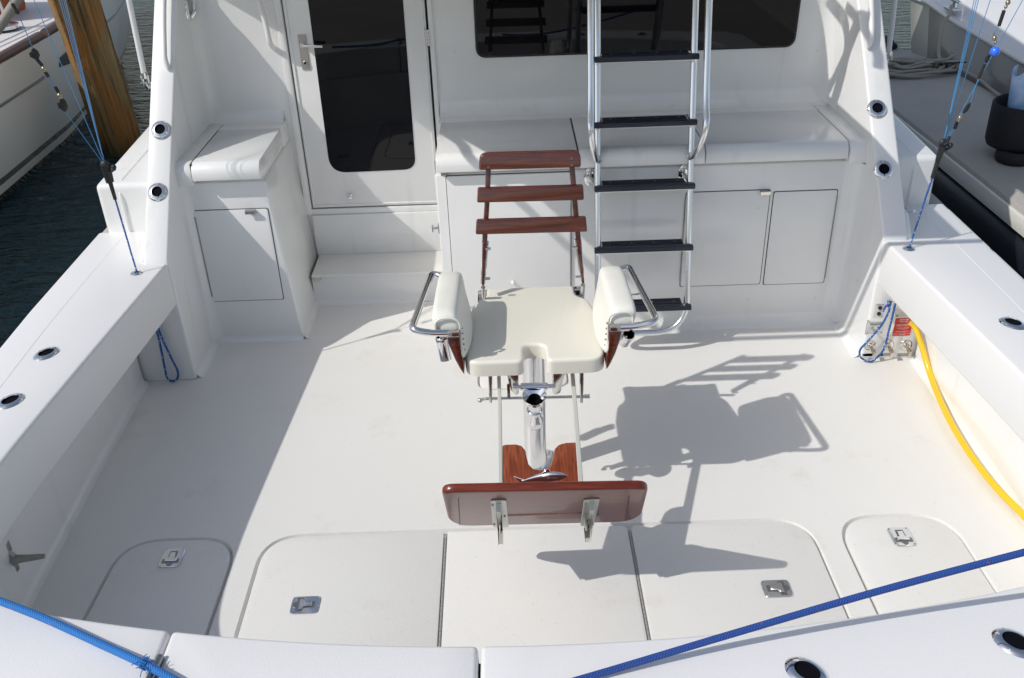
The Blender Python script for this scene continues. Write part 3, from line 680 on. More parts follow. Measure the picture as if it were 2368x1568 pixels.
pa = pan(915, 345); B('rust_stain', prism([Vector((pa.x+dx, YP-.0004, pa.z+dz)) for dx, dz in ((-.012, .01), (-.002, .022), (.012, .018), (.008, -.002), (.004, -.016), (-.012, -.024), (-.008, -.008), (-.014, -.004))], (0, -.0006, 0)), STAIN)
for (x, y), lx, nm in (((712, 1105), (665, 1250), 'a'), ((990, 1100), (950, 1245), 'b'), ((1275, 1105), (1222, 1250), 'c')):
    p = pan(x-8, y-5); b0_ = Vector((p.x, YP, p.z))
    fa = B('hose_fitting', lathe([(.0, .0035), (.027, .0035), (.031, .0015), (.032, 0)], b0_, (0, -1, 0), 32), STEEL)
    sub(fa, 'coupling', lathe([(.015, .003), (.015, .010), (.012, .016), (.0125, .024), (0, .024)], b0_, (0, -1, -.12), 20), CHROME)
    sub(fa, 'threaded_cap', merge(cyl(b0_+Vector((0, -.022, -.002)), b0_+Vector((.002, -.042, -.008)), .0085, 16), cyl(b0_+Vector((.002, -.040, -.007)), b0_+Vector((.004, -.056, -.012)), .0105, 16, .002)), BRASS)
    sub(fa, 'flange_screw', merge(*[ball(b0_+Vector((cos(a)*.024, -.0035, sin(a)*.024)), .0035, 8) for a in (1.3, 3.4, 5.5)]), DULL)
    p = pan(*lx); sub(fa, 'name_tag', box(p.x-.026, p.x+.026, YP-.002, YP, p.z-.008, p.z+.008), DULL)
# ================================================================== ladder
SL = .287
def ly(z): return 4.19+(z-.30)*SL
lad = thing('boarding_ladder', 'silver tube ladder with black treads leaning in front of the window', 'ladder', (.66, 4.12, .06))
def Lp(name, bm, m): 
    o = obj(name, bm, m, lad); o.matrix_parent_inverse = Matrix.Translation(lad.location).inverted(); return o
def railx(z, s): return (.428 if s < 0 else .884)+(.018 if s > 0 else .012)*(z-.3)
TR = .0165
top = 1.945
path = [(railx(top, -1), ly(top), top), (railx(.3, -1), ly(.3), .3), (railx(.3, -1)+.01, ly(.12), .10), (railx(.3, 1)-.01, ly(.12), .10), (railx(.3, 1), ly(.3), .3), (railx(top, 1), ly(top), top)]
U = at(1500, 770, 'Y', ly(.12)); zb = U.z
path = [(railx(top, -1), ly(top), top), (railx(.3, -1), ly(zb), zb), (railx(.3, 1), ly(zb), zb), (railx(top, 1), ly(top), top)]
Lp('rail_frame', tube(bent(path, .17, 10), TR, 16), ALU)
hn = Vector((0, -1, SL)).normalized()
for s in (-1, 1):
    z0 = .985; a = Vector((railx(z0, s), ly(z0), z0)); side = Vector((s*.042, 0, 0)); offv = Vector((0, -.11, .02))
    P = [a-hn*.002, a+hn*.03+side*.3+Vector((0, 0, .01)), a+hn*.10+side+Vector((0, 0, .14)), Vector((railx(1.3, s), ly(1.3), 1.3))+hn*.11+side, Vector((railx(top, s), ly(top), top))+hn*.11+side]
    Lp('handrail', tube(spline(P, 8), TR, 16), ALU)
    Lp('weld_collar', lathe([(TR+.001, -.006), (TR+.004, -.003), (TR+.004, .003), (TR+.001, .006)], a+hn*.012, hn, 18), ALU)
for i in range(6):
    z = .272+i*.2935; yf = ly(z)-.052; x0, x1 = railx(z, -1), railx(z, 1)
    tr = Lp('tread', merge(prism([Vector((x, y, z-.012)) for x, y in ((x0-.018, yf), (x1+.018, yf), (x1+.018, yf+.03), (x1-.024, yf+.036), (x1-.024, yf+.098), (x0+.024, yf+.098), (x0+.024, yf+.036), (x0-.018, yf+.03))], (0, 0, .024), .003, 2),
                       *[box(x0+.03, x1-.03, yf+.038+k*.015, yf+.043+k*.015, z+.0115, z+.0145) for k in range(4)]), TREAD)
    o = obj('support_bar', merge(box(x0, x1, yf+.012, yf+.05, z-.020, z-.0125, .002, 1), cyl((x0+.004, yf+.03, z-.028), (x0+.004, yf+.03, z-.012), .012, 12), cyl((x1-.004, yf+.03, z-.028), (x1-.004, yf+.03, z-.012), .012, 12)), ALU, tr); o.matrix_parent_inverse = parent_inv(tr)
    o = obj('tread_screw', merge(*[ball((x0+(x1-x0)*k, yf+.06, z+.013), .004, 8) for k in (.14, .38, .62, .86)]), DULL, tr); o.matrix_parent_inverse = parent_inv(tr)
for s in (-1, 1):
    z = .86; x = railx(z, s)-.012*(1 if s > 0 else 1.3); a = Vector((x-(.02 if s < 0 else .01), YK, z+.02))
    br = Lp('wall_bracket', merge(lathe([(0, .010), (.014, .010), (.024, .005), (.026, 0)], a, (0, -1, 0), 24, 1.9, zz), cyl(a, (x+.01, ly(z+.01), z+.01), .011, 14), ball(a+Vector((0, -.007, .036)), .006, 8), ball(a+Vector((0, -.007, -.036)), .006, 8)), CHROME)
# ================================================================== fighting chair
CX = .072
ch = thing('fighting_chair', 'varnished teak and cream fighting chair on a chrome pedestal facing the stern', 'chair', (CX, 3.21, 0))
def P_(name, bm, m, parent=None, smooth=35):
    o = obj(name, bm, m, None, smooth); o.parent = parent or ch; o.matrix_parent_inverse = parent_inv(parent or ch); return o
ped = P_('pedestal', lathe([(.0, 0), (.050, 0), (.050, .09), (.0465, .10), (.0465, .68), (0, .68)], (CX, 3.21, .012), zz, 40), mat('polished_pedestal', (.80, .80, .80), .17, 1.0, bump=(7, .05, .01)))
P_('pedestal_base', merge(lathe([(0, .010), (.11, .010), (.13, .004), (.131, 0)], (CX+.012, 3.225, .001), zz, 40), *[ball((CX+.012+cos(a)*.107, 3.225+sin(a)*.107, .011), .009, 10, (1, 1, .5)) for a in [k*pi/4+.3 for k in range(8)]]), CHROME, ped)
# seat cushion
ZS = .742
def seat():
    half = [(-.185, 3.515), (-.185, 3.43), (-.235, 3.385), (-.262, 3.25), (-.262, 3.05), (-.262, 2.915), (-.042, 2.915), (-.042, 3.035)]
    l = [Vector((x, y, 0)) for x, y in half]; r = [Vector((-x, y, 0)) for x, y in half[::-1]]
    pts = rounded(l+r, [.02, .02, .03, .04, .04, .09, .03, .035, .035, .03, .09, .04, .04, .03, .02, .02], 6)
    top = [p+Vector((CX, 0, ZS-.062)) for p in pts]
    bm = prism(top, (0, 0, .062)); bmesh.ops.remove_doubles(bm, verts=bm.verts, dist=1e-4)
    bmesh.ops.recalc_face_normals(bm, faces=bm.faces)
    es = [e for e in bm.edges if abs(e.verts[0].co.z-e.verts[1].co.z) < 1e-4 and len(e.link_faces) == 2 and e.verts[0].co.z > ZS-.01]
    bmesh.ops.bevel(bm, geom=es, offset=.020, segments=5, profile=.6, affect='EDGES', clamp_overlap=True)
    # rounded-lip front: slight crown across
    return bm
P_('seat', seat(), CUSH, smooth=50)
P_('seat_hinge_bracket', merge(box(CX-.222, CX-.188, 3.40, 3.53, ZS-.035, ZS-.012, .004), box(CX+.188, CX+.222, 3.40, 3.53, ZS-.035, ZS-.012, .004), box(CX-.2, CX+.2, 3.50, 3.525, ZS-.05, ZS-.012, .003)), CHROME)
# armrests: a padded cap that flows into a curved inner cheek
def armrest(s):
    bm = bmesh.new(); R = []
    Y = [2.925, 2.94, 2.97, 3.05, 3.15, 3.25, 3.30, 3.325]
    for j, y in enumerate(Y):
        e = [.0, .6, 1, 1, 1, 1, .6, 0][j]
        def g(x, z): return (x, z)
        # section across x (outboard positive, from chair centre) and z
        zt = .938-(0.012*(1-e)); zc = .90
        bot = .745 if 2.94 < y < 3.30 else .80
        ib = [.258, .255, .245, .228, .226, .235, .245, .255][j]; sec = [(ib, .748), ((ib+.262)/2-.002, .80), (.262, .86), (.266, zt-.022), (.276, zt-.003), (.300, zt+.002), (.338, zt+.002), (.358, zt-.003), (.366, zt-.022), (.362, .882), (.338, .868), (.290, .82), (.272, .748)]
        if j in (0, 7):
            cc = Vector((.315, .86)); sec = [tuple(cc+(Vector(q)-cc)*.88) for q in sec]
        if j in (1, 6):
            cc = Vector((.315, .86)); sec = [tuple(cc+(Vector(q)-cc)*.96) for q in sec]
        low = [0, .0, -.0, 0, .0, 0, .0, 0][j]
        R.append([bm.verts.new((CX+s*(x+(z-.80)*.08*(3.33-y)/.4), y+((z-.86)*.12 if j < 2 else 0), z)) for x, z in sec])
    n = len(R[0])
    for a, c in zip(R, R[1:]):
        for k in range(n): bm.faces.new((a[k], a[(k+1) % n], c[(k+1) % n], c[k]))
    bm.faces.new(R[0]); bm.faces.new(R[-1][::-1])
    o = P_('armrest', bm, VINYL, smooth=60)
    ms = o.modifiers.new('soft', 'SUBSURF'); ms.levels = 2; ms.render_levels = 2
    # dark tack heads down the inner front seam and the piping at the front end
    [P_('tack', ball((CX+s*(.263-.001*k), 2.925+.002*k, .885-.024*k), .0038, 8), DULL, o) for k in range(6)]
    pp = [Vector((CX+s*x, 2.927, z)) for x, z in ((.268, .80), (.268, .88), (.275, .912), (.30, .925), (.335, .925), (.355, .910), (.357, .885))]
    P_('piping', tube(spline(pp, 5), .0045, 8), VINYL, o)
    # teak cheek bracket
    w = P_('side_bracket', prism([Vector((CX+s*x, 2.918, z)) for x, z in ((.274, .855), (.318, .850), (.312, .81), (.296, .755), (.279, .712), (.2645, .685), (.2635, .742), (.270, .80))], (0, .33, 0), .006, 3), TEAK)
    # chrome loop
    zl = .905
    f = lambda x, y, z=zl: (CX+s*x, y, z)
    lp_ = bent([f(.30, 2.918, .872), f(.375, 2.905, .880), f(.442, 2.897, .900), f(.394, 3.348, .902), f(.35, 3.325, .898), f(.33, 3.29, .895)], [.03, .055, .05, .03], 8)
    h = P_('grip_loop', tube(lp_, .0128, 14), CHROME)
    P_('loop_pin', cyl(f(.355, 3.10, .90), f(.42, 3.115, .902), .0045, 10), CHROME, h)
    P_('loop_clamp', merge(box(min(CX+s*.272, CX+s*.345), max(CX+s*.272, CX+s*.345), 2.905, 2.925, .858, .884, .004), cyl((CX+s*.305, 2.907, .871), (CX+s*.305, 2.900, .871), .007, 12)), STEEL, h)
for s in (-1, 1): armrest(s)
# side rod holders on the chair
def chair_rod(s, top, bot, wall_pt):
    top, bot = Vector(top), Vector(bot); d = (bot-top); h = d.length; r = .0245
    o = P_('chair_rod_holder', lathe([(r*.80, .0), (r*.9, -.003), (r, .0), (r*1.03, .006), (r*1.03, .014), (r, .016), (r, h), (0, h)], top, d, 26), CHROME)
    P_('socket', lathe([(r*.80, 0), (r*.78, .05), (0, .05)], top, d, 24), HOLE, o)
    m = top+d*.45; P_('mount', merge(cyl(m, wall_pt, .013, 16), cyl(m+(Vector(wall_pt)-m)*.45, m+(Vector(wall_pt)-m)*.62, .017, 16), box(min(wall_pt[0], wall_pt[0]+s*.02), max(wall_pt[0], wall_pt[0]+s*.02), wall_pt[1]-.02, wall_pt[1]+.02, wall_pt[2]-.03, wall_pt[2]+.02, .004)), CHROME, o)
tl = at(1021, 780, 'Z', .70); tr_ = at(1455, 773, 'Z', .70)
chair_rod(-1, tl, tl+Vector((.012, -.012, -.095)), (CX-.285, tl.y+.03, .68))
chair_rod(1, tr_, tr_+Vector((-.012, .055, -.065)), (CX+.285, tr_.y+.03, .68))
# backrest
BN = Vector((0, 1, -.2)); BP = Vector((0, 3.375, .78))
def bk(u, v, off=0): return atp(u, v, BP-Vector((0, off, 0)), BN)
def D3(x, y): return cr(1850, 550, 2.24, x, y)
up_ = []
for s, q in ((-1, [(262, 150), (210, 150), (200, 560), (178, 870), (172, 1330), (196, 1330), (222, 930), (242, 600)]), (1, [(945, 150), (998, 150), (1030, 560), (1058, 870), (1094, 1310), (1070, 1310), (1016, 930), (985, 600)])):
    pts = [bk(*D3(*a), off=-.028) for a in q]
    P_('back_upright', prism(pts, (0, .02, 0), .004, 2), TEAK)
    pb = [bk(*D3(*a), off=-.020) for a in ([(170, 955), (236, 955), (206, 1340), (164, 1340)] if s < 0 else [(1004, 935), (1070, 935), (1102, 1315), (1062, 1315)])]
    P_('upright_socket', prism([p+Vector((0, .024, 0)) for p in pb], (0, .012, 0), .003, 1), CHROME)
    e = bk(*D3(*((185, 1340) if s < 0 else (1080, 1320))), off=-.01)
    P_('hinge_lug', cyl(e, (e.x, 3.43, ZS-.02), .009, 12), STEEL)
    for a in ([(205, 997), (200, 1265)] if s < 0 else [(1030, 985), (1060, 1248)]): P_('upright_bolt', cyl(bk(*D3(*a), off=-.01), bk(*D3(*a), off=-.01)+Vector((-s*.022, 0, 0)), .006, 10), STEEL)
for i, q in enumerate(([(147, 297), (1063, 271), (1060, 121), (150, 146)], [(130, 588), (1090, 564), (1083, 434), (135, 460)], [(117, 873), (1119, 848), (1108, 718), (124, 746)])):
    pts = [bk(*D3(*a)) for a in q]
    pts = rounded(pts, [.010, .010, .055, .055] if i == 0 else .008, 7)
    sl = P_('back_slat', prism(pts, (0, .024, 0), .006, 3), TEAK)
    if i == 0: P_('wooden_plug', merge(*[cyl(bk(*D3(*a), off=-.001), bk(*D3(*a), off=.0015), .0055, 12) for a in ((976, 188), (979, 247), (232, 205), (232, 265))]), TEAKG, sl)
# parts below the seat
def D1(x, y): return cr(1700, 1400, 1.845, x, y)
for s, q in ((-1, [(545, 138), (693, 138), (690, 240), (694, 325), (668, 338), (640, 310), (615, 250), (608, 195), (575, 165)]), (1, [(1098, 122), (945, 128), (942, 240), (942, 325), (965, 335), (1000, 320), (1015, 250), (1030, 190), (1065, 160)])):
    pts = [at(*D1(*a), 'Y', 2.985) for a in q]
    P_('gimbal_cheek', prism(pts, (0, .035, 0), .005, 2), STEEL)
    x_in = CX+s*.20; a = at(*D1(480 if s < 0 else 1158, 140), 'Y', 2.965); b_ = at(*D1(485 if s < 0 else 1156, 395), 'Y', 2.965)
    P_('drop_arm', prism([a+Vector((-.009, 0, 0)), a+Vector((.009, 0, 0)), b_+Vector((.005, 0, 0)), b_+Vector((-.005, 0, 0))], (0, .03, 0), .003, 1), STEEL)
ra = at(*D1(415, 355), 'Y', 2.99); rb = at(*D1(1215, 342), 'Y', 2.99)
P_('cross_rod', merge(tube(bent([ra+Vector((-.004, -.02, .004)), ra+Vector((.01, 0, -.004)), rb+Vector((-.03, 0, 0)), rb], .02, 4), .0062, 12), ball(ra+Vector((-.004, -.022, .004)), .010, 12), cyl(rb+Vector((-.02, 0, 0)), rb, .009, 12)), STEEL)
ga = at(*D1(705, 272), 'Y', 2.98); gb = at(*D1(905, 268), 'Y', 2.98)
P_('gimbal_spindle', merge(cyl(ga, gb, .015, 20, .002), cyl(ga+Vector((-.03, 0, 0)), gb+Vector((.03, 0, 0)), .009, 16)), CHROME)
tw = at(*D1(617, 300), 'Y', 2.97); P_('thumb_screw', box(tw.x-.006, tw.x+.006, tw.y-.006, tw.y+.006, tw.z-.03, tw.z+.03, .004), TEAK)
gc = at(*D1(808, 335), 'Y', 2.935); gd = at(*D1(805, 540), 'Y', 3.0); ax_ = (gd-gc)
hh = ax_.length; an = Vector((0, .35, -1)).normalized()
gim = P_('gimbal_cup', lathe([(.024, .020), (.044, .0), (.046, -.002), (.047, .001), (.043, .010), (.030, .035), (.025, .050), (.025, .085), (.031, .089), (.031, .100), (.024, .105), (.024, .12), (.034, .145), (.034, .175), (.026, .195), (0, .20)], gc, an, 32), CHROME)
P_('cup_bore', lathe([(.0245, .019), (.021, .05), (0, .05)], gc, an, 24), HOLE, gim)
# foot rest: flat bars, notched plate, board, fish
FPn = Vector((0, .38, -1)); FP0 = Vector((0, 2.95, .60))
def ft(u, v, off=0): return atp(u, v, FP0+Vector((0, 0, off)), FPn)
for s, q in ((-1, [(535, 140), (561, 140), (569, 380), (579, 1030), (562, 1395), (548, 1395), (544, 1030), (537, 380)]), (1, [(1072, 128), (1100, 124), (1119, 350), (1172, 1020), (1208, 1390), (1192, 1390), (1136, 1020), (1088, 350)])):
    pts = [ft(*D1(*a)) for a in q]
    cut = []
    for p in pts:
        if p.y < 2.40: t = (2.40-FP0.y); p = Vector((p.x, 2.40, FP0.z+.38*(2.40-FP0.y)))
        cut.append(p)
    P_('foot_bar', prism([p+Vector(((-.0025 if k < len(cut)//2 and s < 0 or k < len(cut)//2 and s > 0 and 0 else 0), 0, 0)) for k, p in enumerate(cut)], (0, .008, -.030), .002, 1), PALE)
q = [(573, 1026), (1150, 1010), (1128, 678), (1040, 682), (985, 697), (955, 730), (945, 790), (930, 850), (880, 880), (850, 886), (800, 875), (765, 840), (752, 790), (742, 740), (715, 705), (670, 693), (600, 695), (571, 700)]
pl = [ft(*D1(*a), -.004) for a in q]
pl[0] = Vector((pl[0].x, 2.462, FP0.z-.004+.38*(2.462-FP0.y))); pl[1] = Vector((pl[1].x, 2.462, FP0.z-.004+.38*(2.462-FP0.y)))
P_('foot_plate', prism(pl, (0, 0, -.020), .004, 2), TEAKP)
GN = Vector((0, .195, .14)).normalized(); G0 = Vector((0, 2.30, .625))       # back face of the board
def gb_(u, v, off=0): return atp(u, v, G0-GN*off, GN)
q = [(122, 1062), (1650, 1040), (1590, 1240), (1480, 1272), (330, 1302), (255, 1298), (172, 1265)]
q = [(120, 1050), (1652, 1022), (1600, 1225), (1520, 1262), (1420, 1275), (330, 1302), (255, 1298), (172, 1262)]
bd = [gb_(*D1(*a)) for a in q]
bd = rounded(bd, [.045, .045, .05, .04, .02, .03, .04, .05], 6)
fb = P_('foot_board', prism(bd, GN*.030, .011, 4), TEAKB)
for a, b_ in (((246, 1100), (258, 1292)), ((1508, 1078), (1482, 1262))):
    p0, p1 = gb_(*D1(*a), .0008), gb_(*D1(*b_), .0008)
    P_('scarf_joint', tube([p0, p1], .0014, 6), RUBBER, fb)
for s, q, fin in ((-1, [(484, 1105), (600, 1100), (618, 1300), (500, 1298)], [(542, 1130), (560, 1425)]), (1, [(1172, 1098), (1290, 1092), (1245, 1288), (1146, 1290)], [(1232, 1118), (1200, 1408)])):
    pts = rounded([gb_(*D1(*a), .0005) for a in q], .014, 5)
    m_ = P_('board_bracket', prism(pts, -GN*.005, .0015, 1), PALE, fb)
    p0 = gb_(*D1(*fin[0]), .004); p1 = gb_(*D1(*(fin[0][0]*.35+fin[1][0]*.65, 1290)), .004); e_ = Vector((p1.x, 2.40, .335))
    e_ = at(*D1(*fin[1]), 'Y', 2.415)
    xx = Vector((.0085, 0, 0))
    sp = [p0, p0-GN*.022+Vector((0, 0, -.01)), p1-GN*.028, e_-Vector((0, .006, 0)), e_+Vector((0, .05, .01)), p1+GN*.0]
    P_('bracket_fin', prism([p-xx for p in sp], (.017, 0, 0), .002, 1), PALE, fb)
    for dx, dy in ((15, 38), (104, 120), (26, 180)): P_('bracket_screw', ball(gb_(*D1(q[0][0]+dx, q[0][1]+dy), .0058), .0045, 8), DULL, fb)
# leaping tuna ornament standing on the plate
def fish():
    a = at(*D1(745, 1015), 'Y', 2.40); b_ = at(*D1(1052, 965), 'Y', 2.42)
    a = Vector((a.x, 2.47, .50)); 
    tail = at(*D1(716, 990), 'Y', 2.47)+Vector((0, 0, .012)); nose = at(*D1(1052, 950), 'Y', 2.44)+Vector((0, 0, .012))
    P = [tail.lerp(nose, t)+Vector((0, 0, .006*sin(pi*t))) for t in (0, .08, .2, .35, .5, .65, .8, .92, 1)]
    r = [.004, .0045, .008, .0125, .016, .017, .0145, .009, .0015]
    bdy = tube(spline(P, 3), [r[min(i//3, 8)]+(r[min(i//3+1, 8)]-r[min(i//3, 8)])*((i % 3)/3) for i in range(25)], 16, flat=(.75, 1.15), up=(0, 1, 0))
    def fin(pts, th=.004): return prism([Vector(p) for p in pts], (0, th, 0), .001, 1)
    t0 = P[0]; tf = fin([t0+Vector(d) for d in ((.012, 0, .003), (-.008, 0, .012), (-.028, 0, .022), (-.018, 0, .007), (-.008, 0, 0), (-.008, 0, -.016), (.004, 0, -.008))])
    m = P[5]; df = fin([m+Vector(d) for d in ((-.035, 0, .012), (-.014, 0, .033), (-.006, 0, .029), (-.002, 0, .014))])
    pf = fin([m+Vector(d) for d in ((.02, -.027, .0), (-.03, -.032, -.004), (-.02, -.03, -.012), (.018, -.027, -.010))], .003)
    return merge(bdy, tf, df, pf, cyl(P[4]+Vector((0, 0, -.02)), P[4]+Vector((0, .0, -.12)), .006, 10))
P_('fish_ornament', fish(), CHROME)
# ================================================================== outriggers and rigging
def rigging(side):
    pass
def outrigger(q0, q1, brk, Y, lab):
    b0 = at(*q0, 'Y', Y); b1 = at(*q1, 'Y', Y); d = (b1-b0); b1 = b0+d*3.2
    t = thing('outrigger_pole', lab, 'outrigger', b0, 'outrigger poles')
    def O(n, bm, m): 
        o = obj(n, bm, m, t); o.matrix_parent_inverse = Matrix.Translation(t.location).inverted(); return o
    O('pole', cyl(b0+d*.06, b1, .017, 16), HULLW)
    O('fork_end', merge(cyl(b0+d*.02, b0+d*.10, .021, 14, .002), box(b0.x-.022, b0.x-.012, b0.y-.014, b0.y+.014, b0.z-.035, b0.z+.03, .003), box(b0.x+.012, b0.x+.022, b0.y-.014, b0.y+.014, b0.z-.035, b0.z+.03, .003), cyl(b0+Vector((-.03, 0, -.02)), b0+Vector((.03, 0, -.02)), .008, 12)), STEEL)
    k = at(*brk, 'Y', Y); O('base_arm', merge(cyl(b0+Vector((0, 0, -.03)), k, .016, 14), cyl(k, k+Vector((.34 if k.x < 0 else -.34, .02, -.01)), .024, 16, .003)), STEEL)
outrigger((336, 185), (298, 0), (345, 203), 5.9, 'white outrigger pole rising beside the port cabin side, near the piling')
outrigger((2054, 130), (2069, 0), (2048, 150), 6.2, 'white outrigger pole rising beside the starboard cabin side, over the dock')
def line(name, pts, r, m, parent):
    o = obj(name, tube(pts, r, 6), m, parent); o.matrix_parent_inverse = parent_inv(parent); return o
def halyard(eye_px, clip_px, far, snaps, lab, bead=None):
    eye = at(*eye_px, 'Z', ZC); clip = at(*clip_px, 'Y', eye.y+.02)
    t = thing('halyard', lab, 'rigging line', eye, 'outrigger halyards')
    def O(n, bm, m):
        o = obj(n, bm, m, t); o.matrix_parent_inverse = parent_inv(t); return o
    O('lower_cord', tube([eye, clip], .0042, 8), CORD)
    d = (clip-eye).normalized()
    O('pulley_block', merge(tube([clip-d*.10, clip-d*.02], [.008, .010], 10), tube([clip-d*.02, clip+d*.05], [.018, .024], 10, flat=(1, .6)), ball(clip+d*.06, .022, 12, (1, .6, 1)), ball(clip+d*.04+Vector((.035, 0, .01)), .012, 10), cyl(clip+d*.02, clip+d*.03+Vector((.04, 0, .012)), .006, 8)), RUBBER)
    for (u, v), Y in far:
        e = at(u, v, 'Y', Y); e = clip+(e-clip)*1.4
        O('blue_line', tube([clip+d*.05, e], .0016, 6), LINE)
    for (u0, v0), (u1, v1), kind in snaps:
        a = at(u0, v0, 'Y', eye.y-.01); b_ = at(u1, v1, 'Y', eye.y-.01)
        if kind == 'block': O('release_clip', merge(tube([a, a.lerp(b_, .3), a.lerp(b_, .7), b_], [.006, .016, .018, .006], 10, flat=(1, .5)), tube([a.lerp(b_, .3)+Vector((-.012, -.012, 0)), b_.lerp(a, .3)+Vector((-.012, -.012, 0))], .006, 8)), RUBBER)
        elif kind == 'swivel': O('swivel', merge(tube([a, b_], .0045, 8), ball(a.lerp(b_, .5), .010, 10), ball(b_, .007, 8)), BRASS)
        else: O('heat_shrink', tube([a, b_], .0075, 8), RUBBER)
    if snaps:
        P = []
        for a, b_, k in snaps: P += [at(*a, 'Y', eye.y-.01), at(*b_, 'Y', eye.y-.01)]
        O('blue_line', tube([P[0]+(P[0]-P[1])*3]+P+[clip+d*.05], .0016, 6), LINE)
    if bead:
        p = at(*bead, 'Y', eye.y-.02); O('blue_bead', ball(p, .020, 18), BEAD)
halyard((317, 631), (252, 412), [((75, -5), 4.2), ((148, 0), 4.3), ((138, 0), 4.3), ((143, 0), 4.25), ((152, 0), 4.35)],
        [((28, 8), (42, 32), 's'), ((76, 112), (86, 138), 'block'), ((86, 138), (98, 152), 's'), ((98, 152), (105, 165), 'swivel'), ((104, 165), (112, 178), 's'), ((127, 200), (135, 214), 's'), ((135, 214), (141, 226), 'swivel'), ((141, 226), (151, 258), 'block')],
        'blue outrigger halyard with black clips on the port side, in front of the wood piling')
halyard((2102, 575), (2172, 362), [((2262, 0), 4.2), ((2257, 0), 4.2), ((2290, 0), 4.25), ((2372, -10), 4.2), ((2252, 0), 4.3)],
        [((2336, -4), (2326, 16), 'swivel'), ((2322, 24), (2310, 60), 's'), ((2298, 78), (2302, 98), 'swivel'), ((2288, 126), (2280, 145), 'block'), ((2278, 148), (2262, 182), 's'), ((2244, 238), (2228, 262), 'block'), ((2224, 264), (2216, 280), 'swivel'), ((2214, 282), (2208, 298), 's'), ((2196, 315), (2190, 330), 's')],
        'blue outrigger halyard with a bright blue bead, in front of the finger dock', (2301, 119))
# ================================================================== ropes and cable
def top_rope(name, pts, r, m, lab, cat='rope', grp=None, ns=16, seg=14):
    o = obj(name, tube(spline(pts, seg), r, ns), m); return tag(o, lab, cat, grp)
lr = [at(-60, 1368, 'Z', ZC+.04), at(90, 1425, 'Z', ZC+.022), at(230, 1488, 'Z', ZC+.014), at(345, 1542, 'Z', ZC+.024), at(450, 1598, 'Z', ZC+.012)]
top_rope('dock_line', lr, .0106, ROPEL, 'light blue braided dock line crossing the port stern corner', 'rope', 'blue dock lines')
rr = [at(1200, 1612, 'Z', ZC+.015), at(1420, 1548, 'Z', ZC+.018), at(1700, 1464, 'Z', ZC+.06), at(2050, 1362, 'Z', ZC+.15), at(2480, 1248, 'Z', ZC+.27)]
top_rope('dock_line', rr, .0090, ROPED, 'royal blue braided dock line crossing the starboard stern corner', 'rope', 'blue dock lines')
fz_ = []
for i in range(26):
    a = random.uniform(0, 2*pi); p = at(338+random.uniform(-16, 16), 1538+random.uniform(-9, 9), 'Z', ZC+.03)
    q2 = p+Vector((cos(a)*.022, sin(a)*.02, random.uniform(-.01, .012))); fz_.append(tube([p, p.lerp(q2, .5)+Vector((0, 0, .004)), q2], .0012, 5))
c_ = at(345, 1542, 'Z', ZC+.026); dd = (lr[4]-lr[2]).normalized()
whip = merge(*fz_, *[tube([c_+dd*k+Vector((-dd.y, dd.x, 0))*cos(a)*.0118+Vector((0, 0, sin(a)*.0118)) for a in [j*pi/8 for j in range(16)]], .0016, 5, closed=True) for k in (-.02, -.016, -.012, -.008)])
wo = obj('frayed_whipping', whip, ROPEL); dl = [o for o in C.objects if o.name == 'dock_line'][0]; wo.parent = dl
# cord loops
def D5(x, y): return cr(0, 650, 1.7423, x, y)
pts = [at(*D5(*a), 'Y', 4.02) for a in ((1098, 1128), (1112, 1180), (1150, 1270), (1200, 1375), (1238, 1455), (1235, 1505), (1200, 1524), (1165, 1500), (1148, 1430), (1132, 1350), (1112, 1250), (1090, 1160), (1088, 1120))]
top_rope('cord_loop', pts, .0055, CORD, 'blue cord loop hanging under the port covering board', 'cord', 'blue cord loops', 10, 6)
def D6(x, y, Y=3.985): return at(*cr(3300, 1100, 3.92, x, y), 'Y', Y)
pts = [D6(*a) for a in ((1040, 410), (1015, 470), (1005, 560), (960, 660), (905, 760), (830, 860), (740, 960), (650, 1060), (565, 1150), (540, 1220), (560, 1290), (640, 1340), (730, 1355), (820, 1290), (890, 1215), (945, 1110), (980, 960), (1020, 800), (1060, 640), (1095, 490), (1105, 450))]
cl2 = top_rope('cord_loop', pts, .0052, CORD, 'blue and white cord loop hanging over the three hose fittings', 'cord', 'blue cord loops', 10, 5)
kp_ = [D6(1010+18*cos(a*1.9), 440+28*sin(a*2.3)+(a-5)*4, 3.985+.012*sin(a*3)) for a in [i*.55 for i in range(22)]]
kn = obj('knot', merge(tube(spline(kp_, 3), .005, 8), tube(spline([D6(*a) for a in ((1005, 470), (955, 490), (925, 540), (905, 575))], 5), .005, 8)), CORD, cl2)
yp = [at(2105, 745, 'Y', 3.96), at(*cr(3300, 1100, 3.92, 1450, 900), 'Y', 3.93), at(2150, 862, 'Z', .055), at(2174, 925, 'Z', .035), at(2206, 990, 'Z', .03), at(2252, 1062, 'Z', .025), at(2306, 1130, 'Z', .022), at(2367, 1192, 'Z', .02), at(2450, 1285, 'Z', .02), at(2500, 1370, 'Z', .02)]
top_rope('power_cable', yp, .0145, YEL, 'yellow shore power cable lying along the starboard side of the floor', 'cable', None, 18, 10)
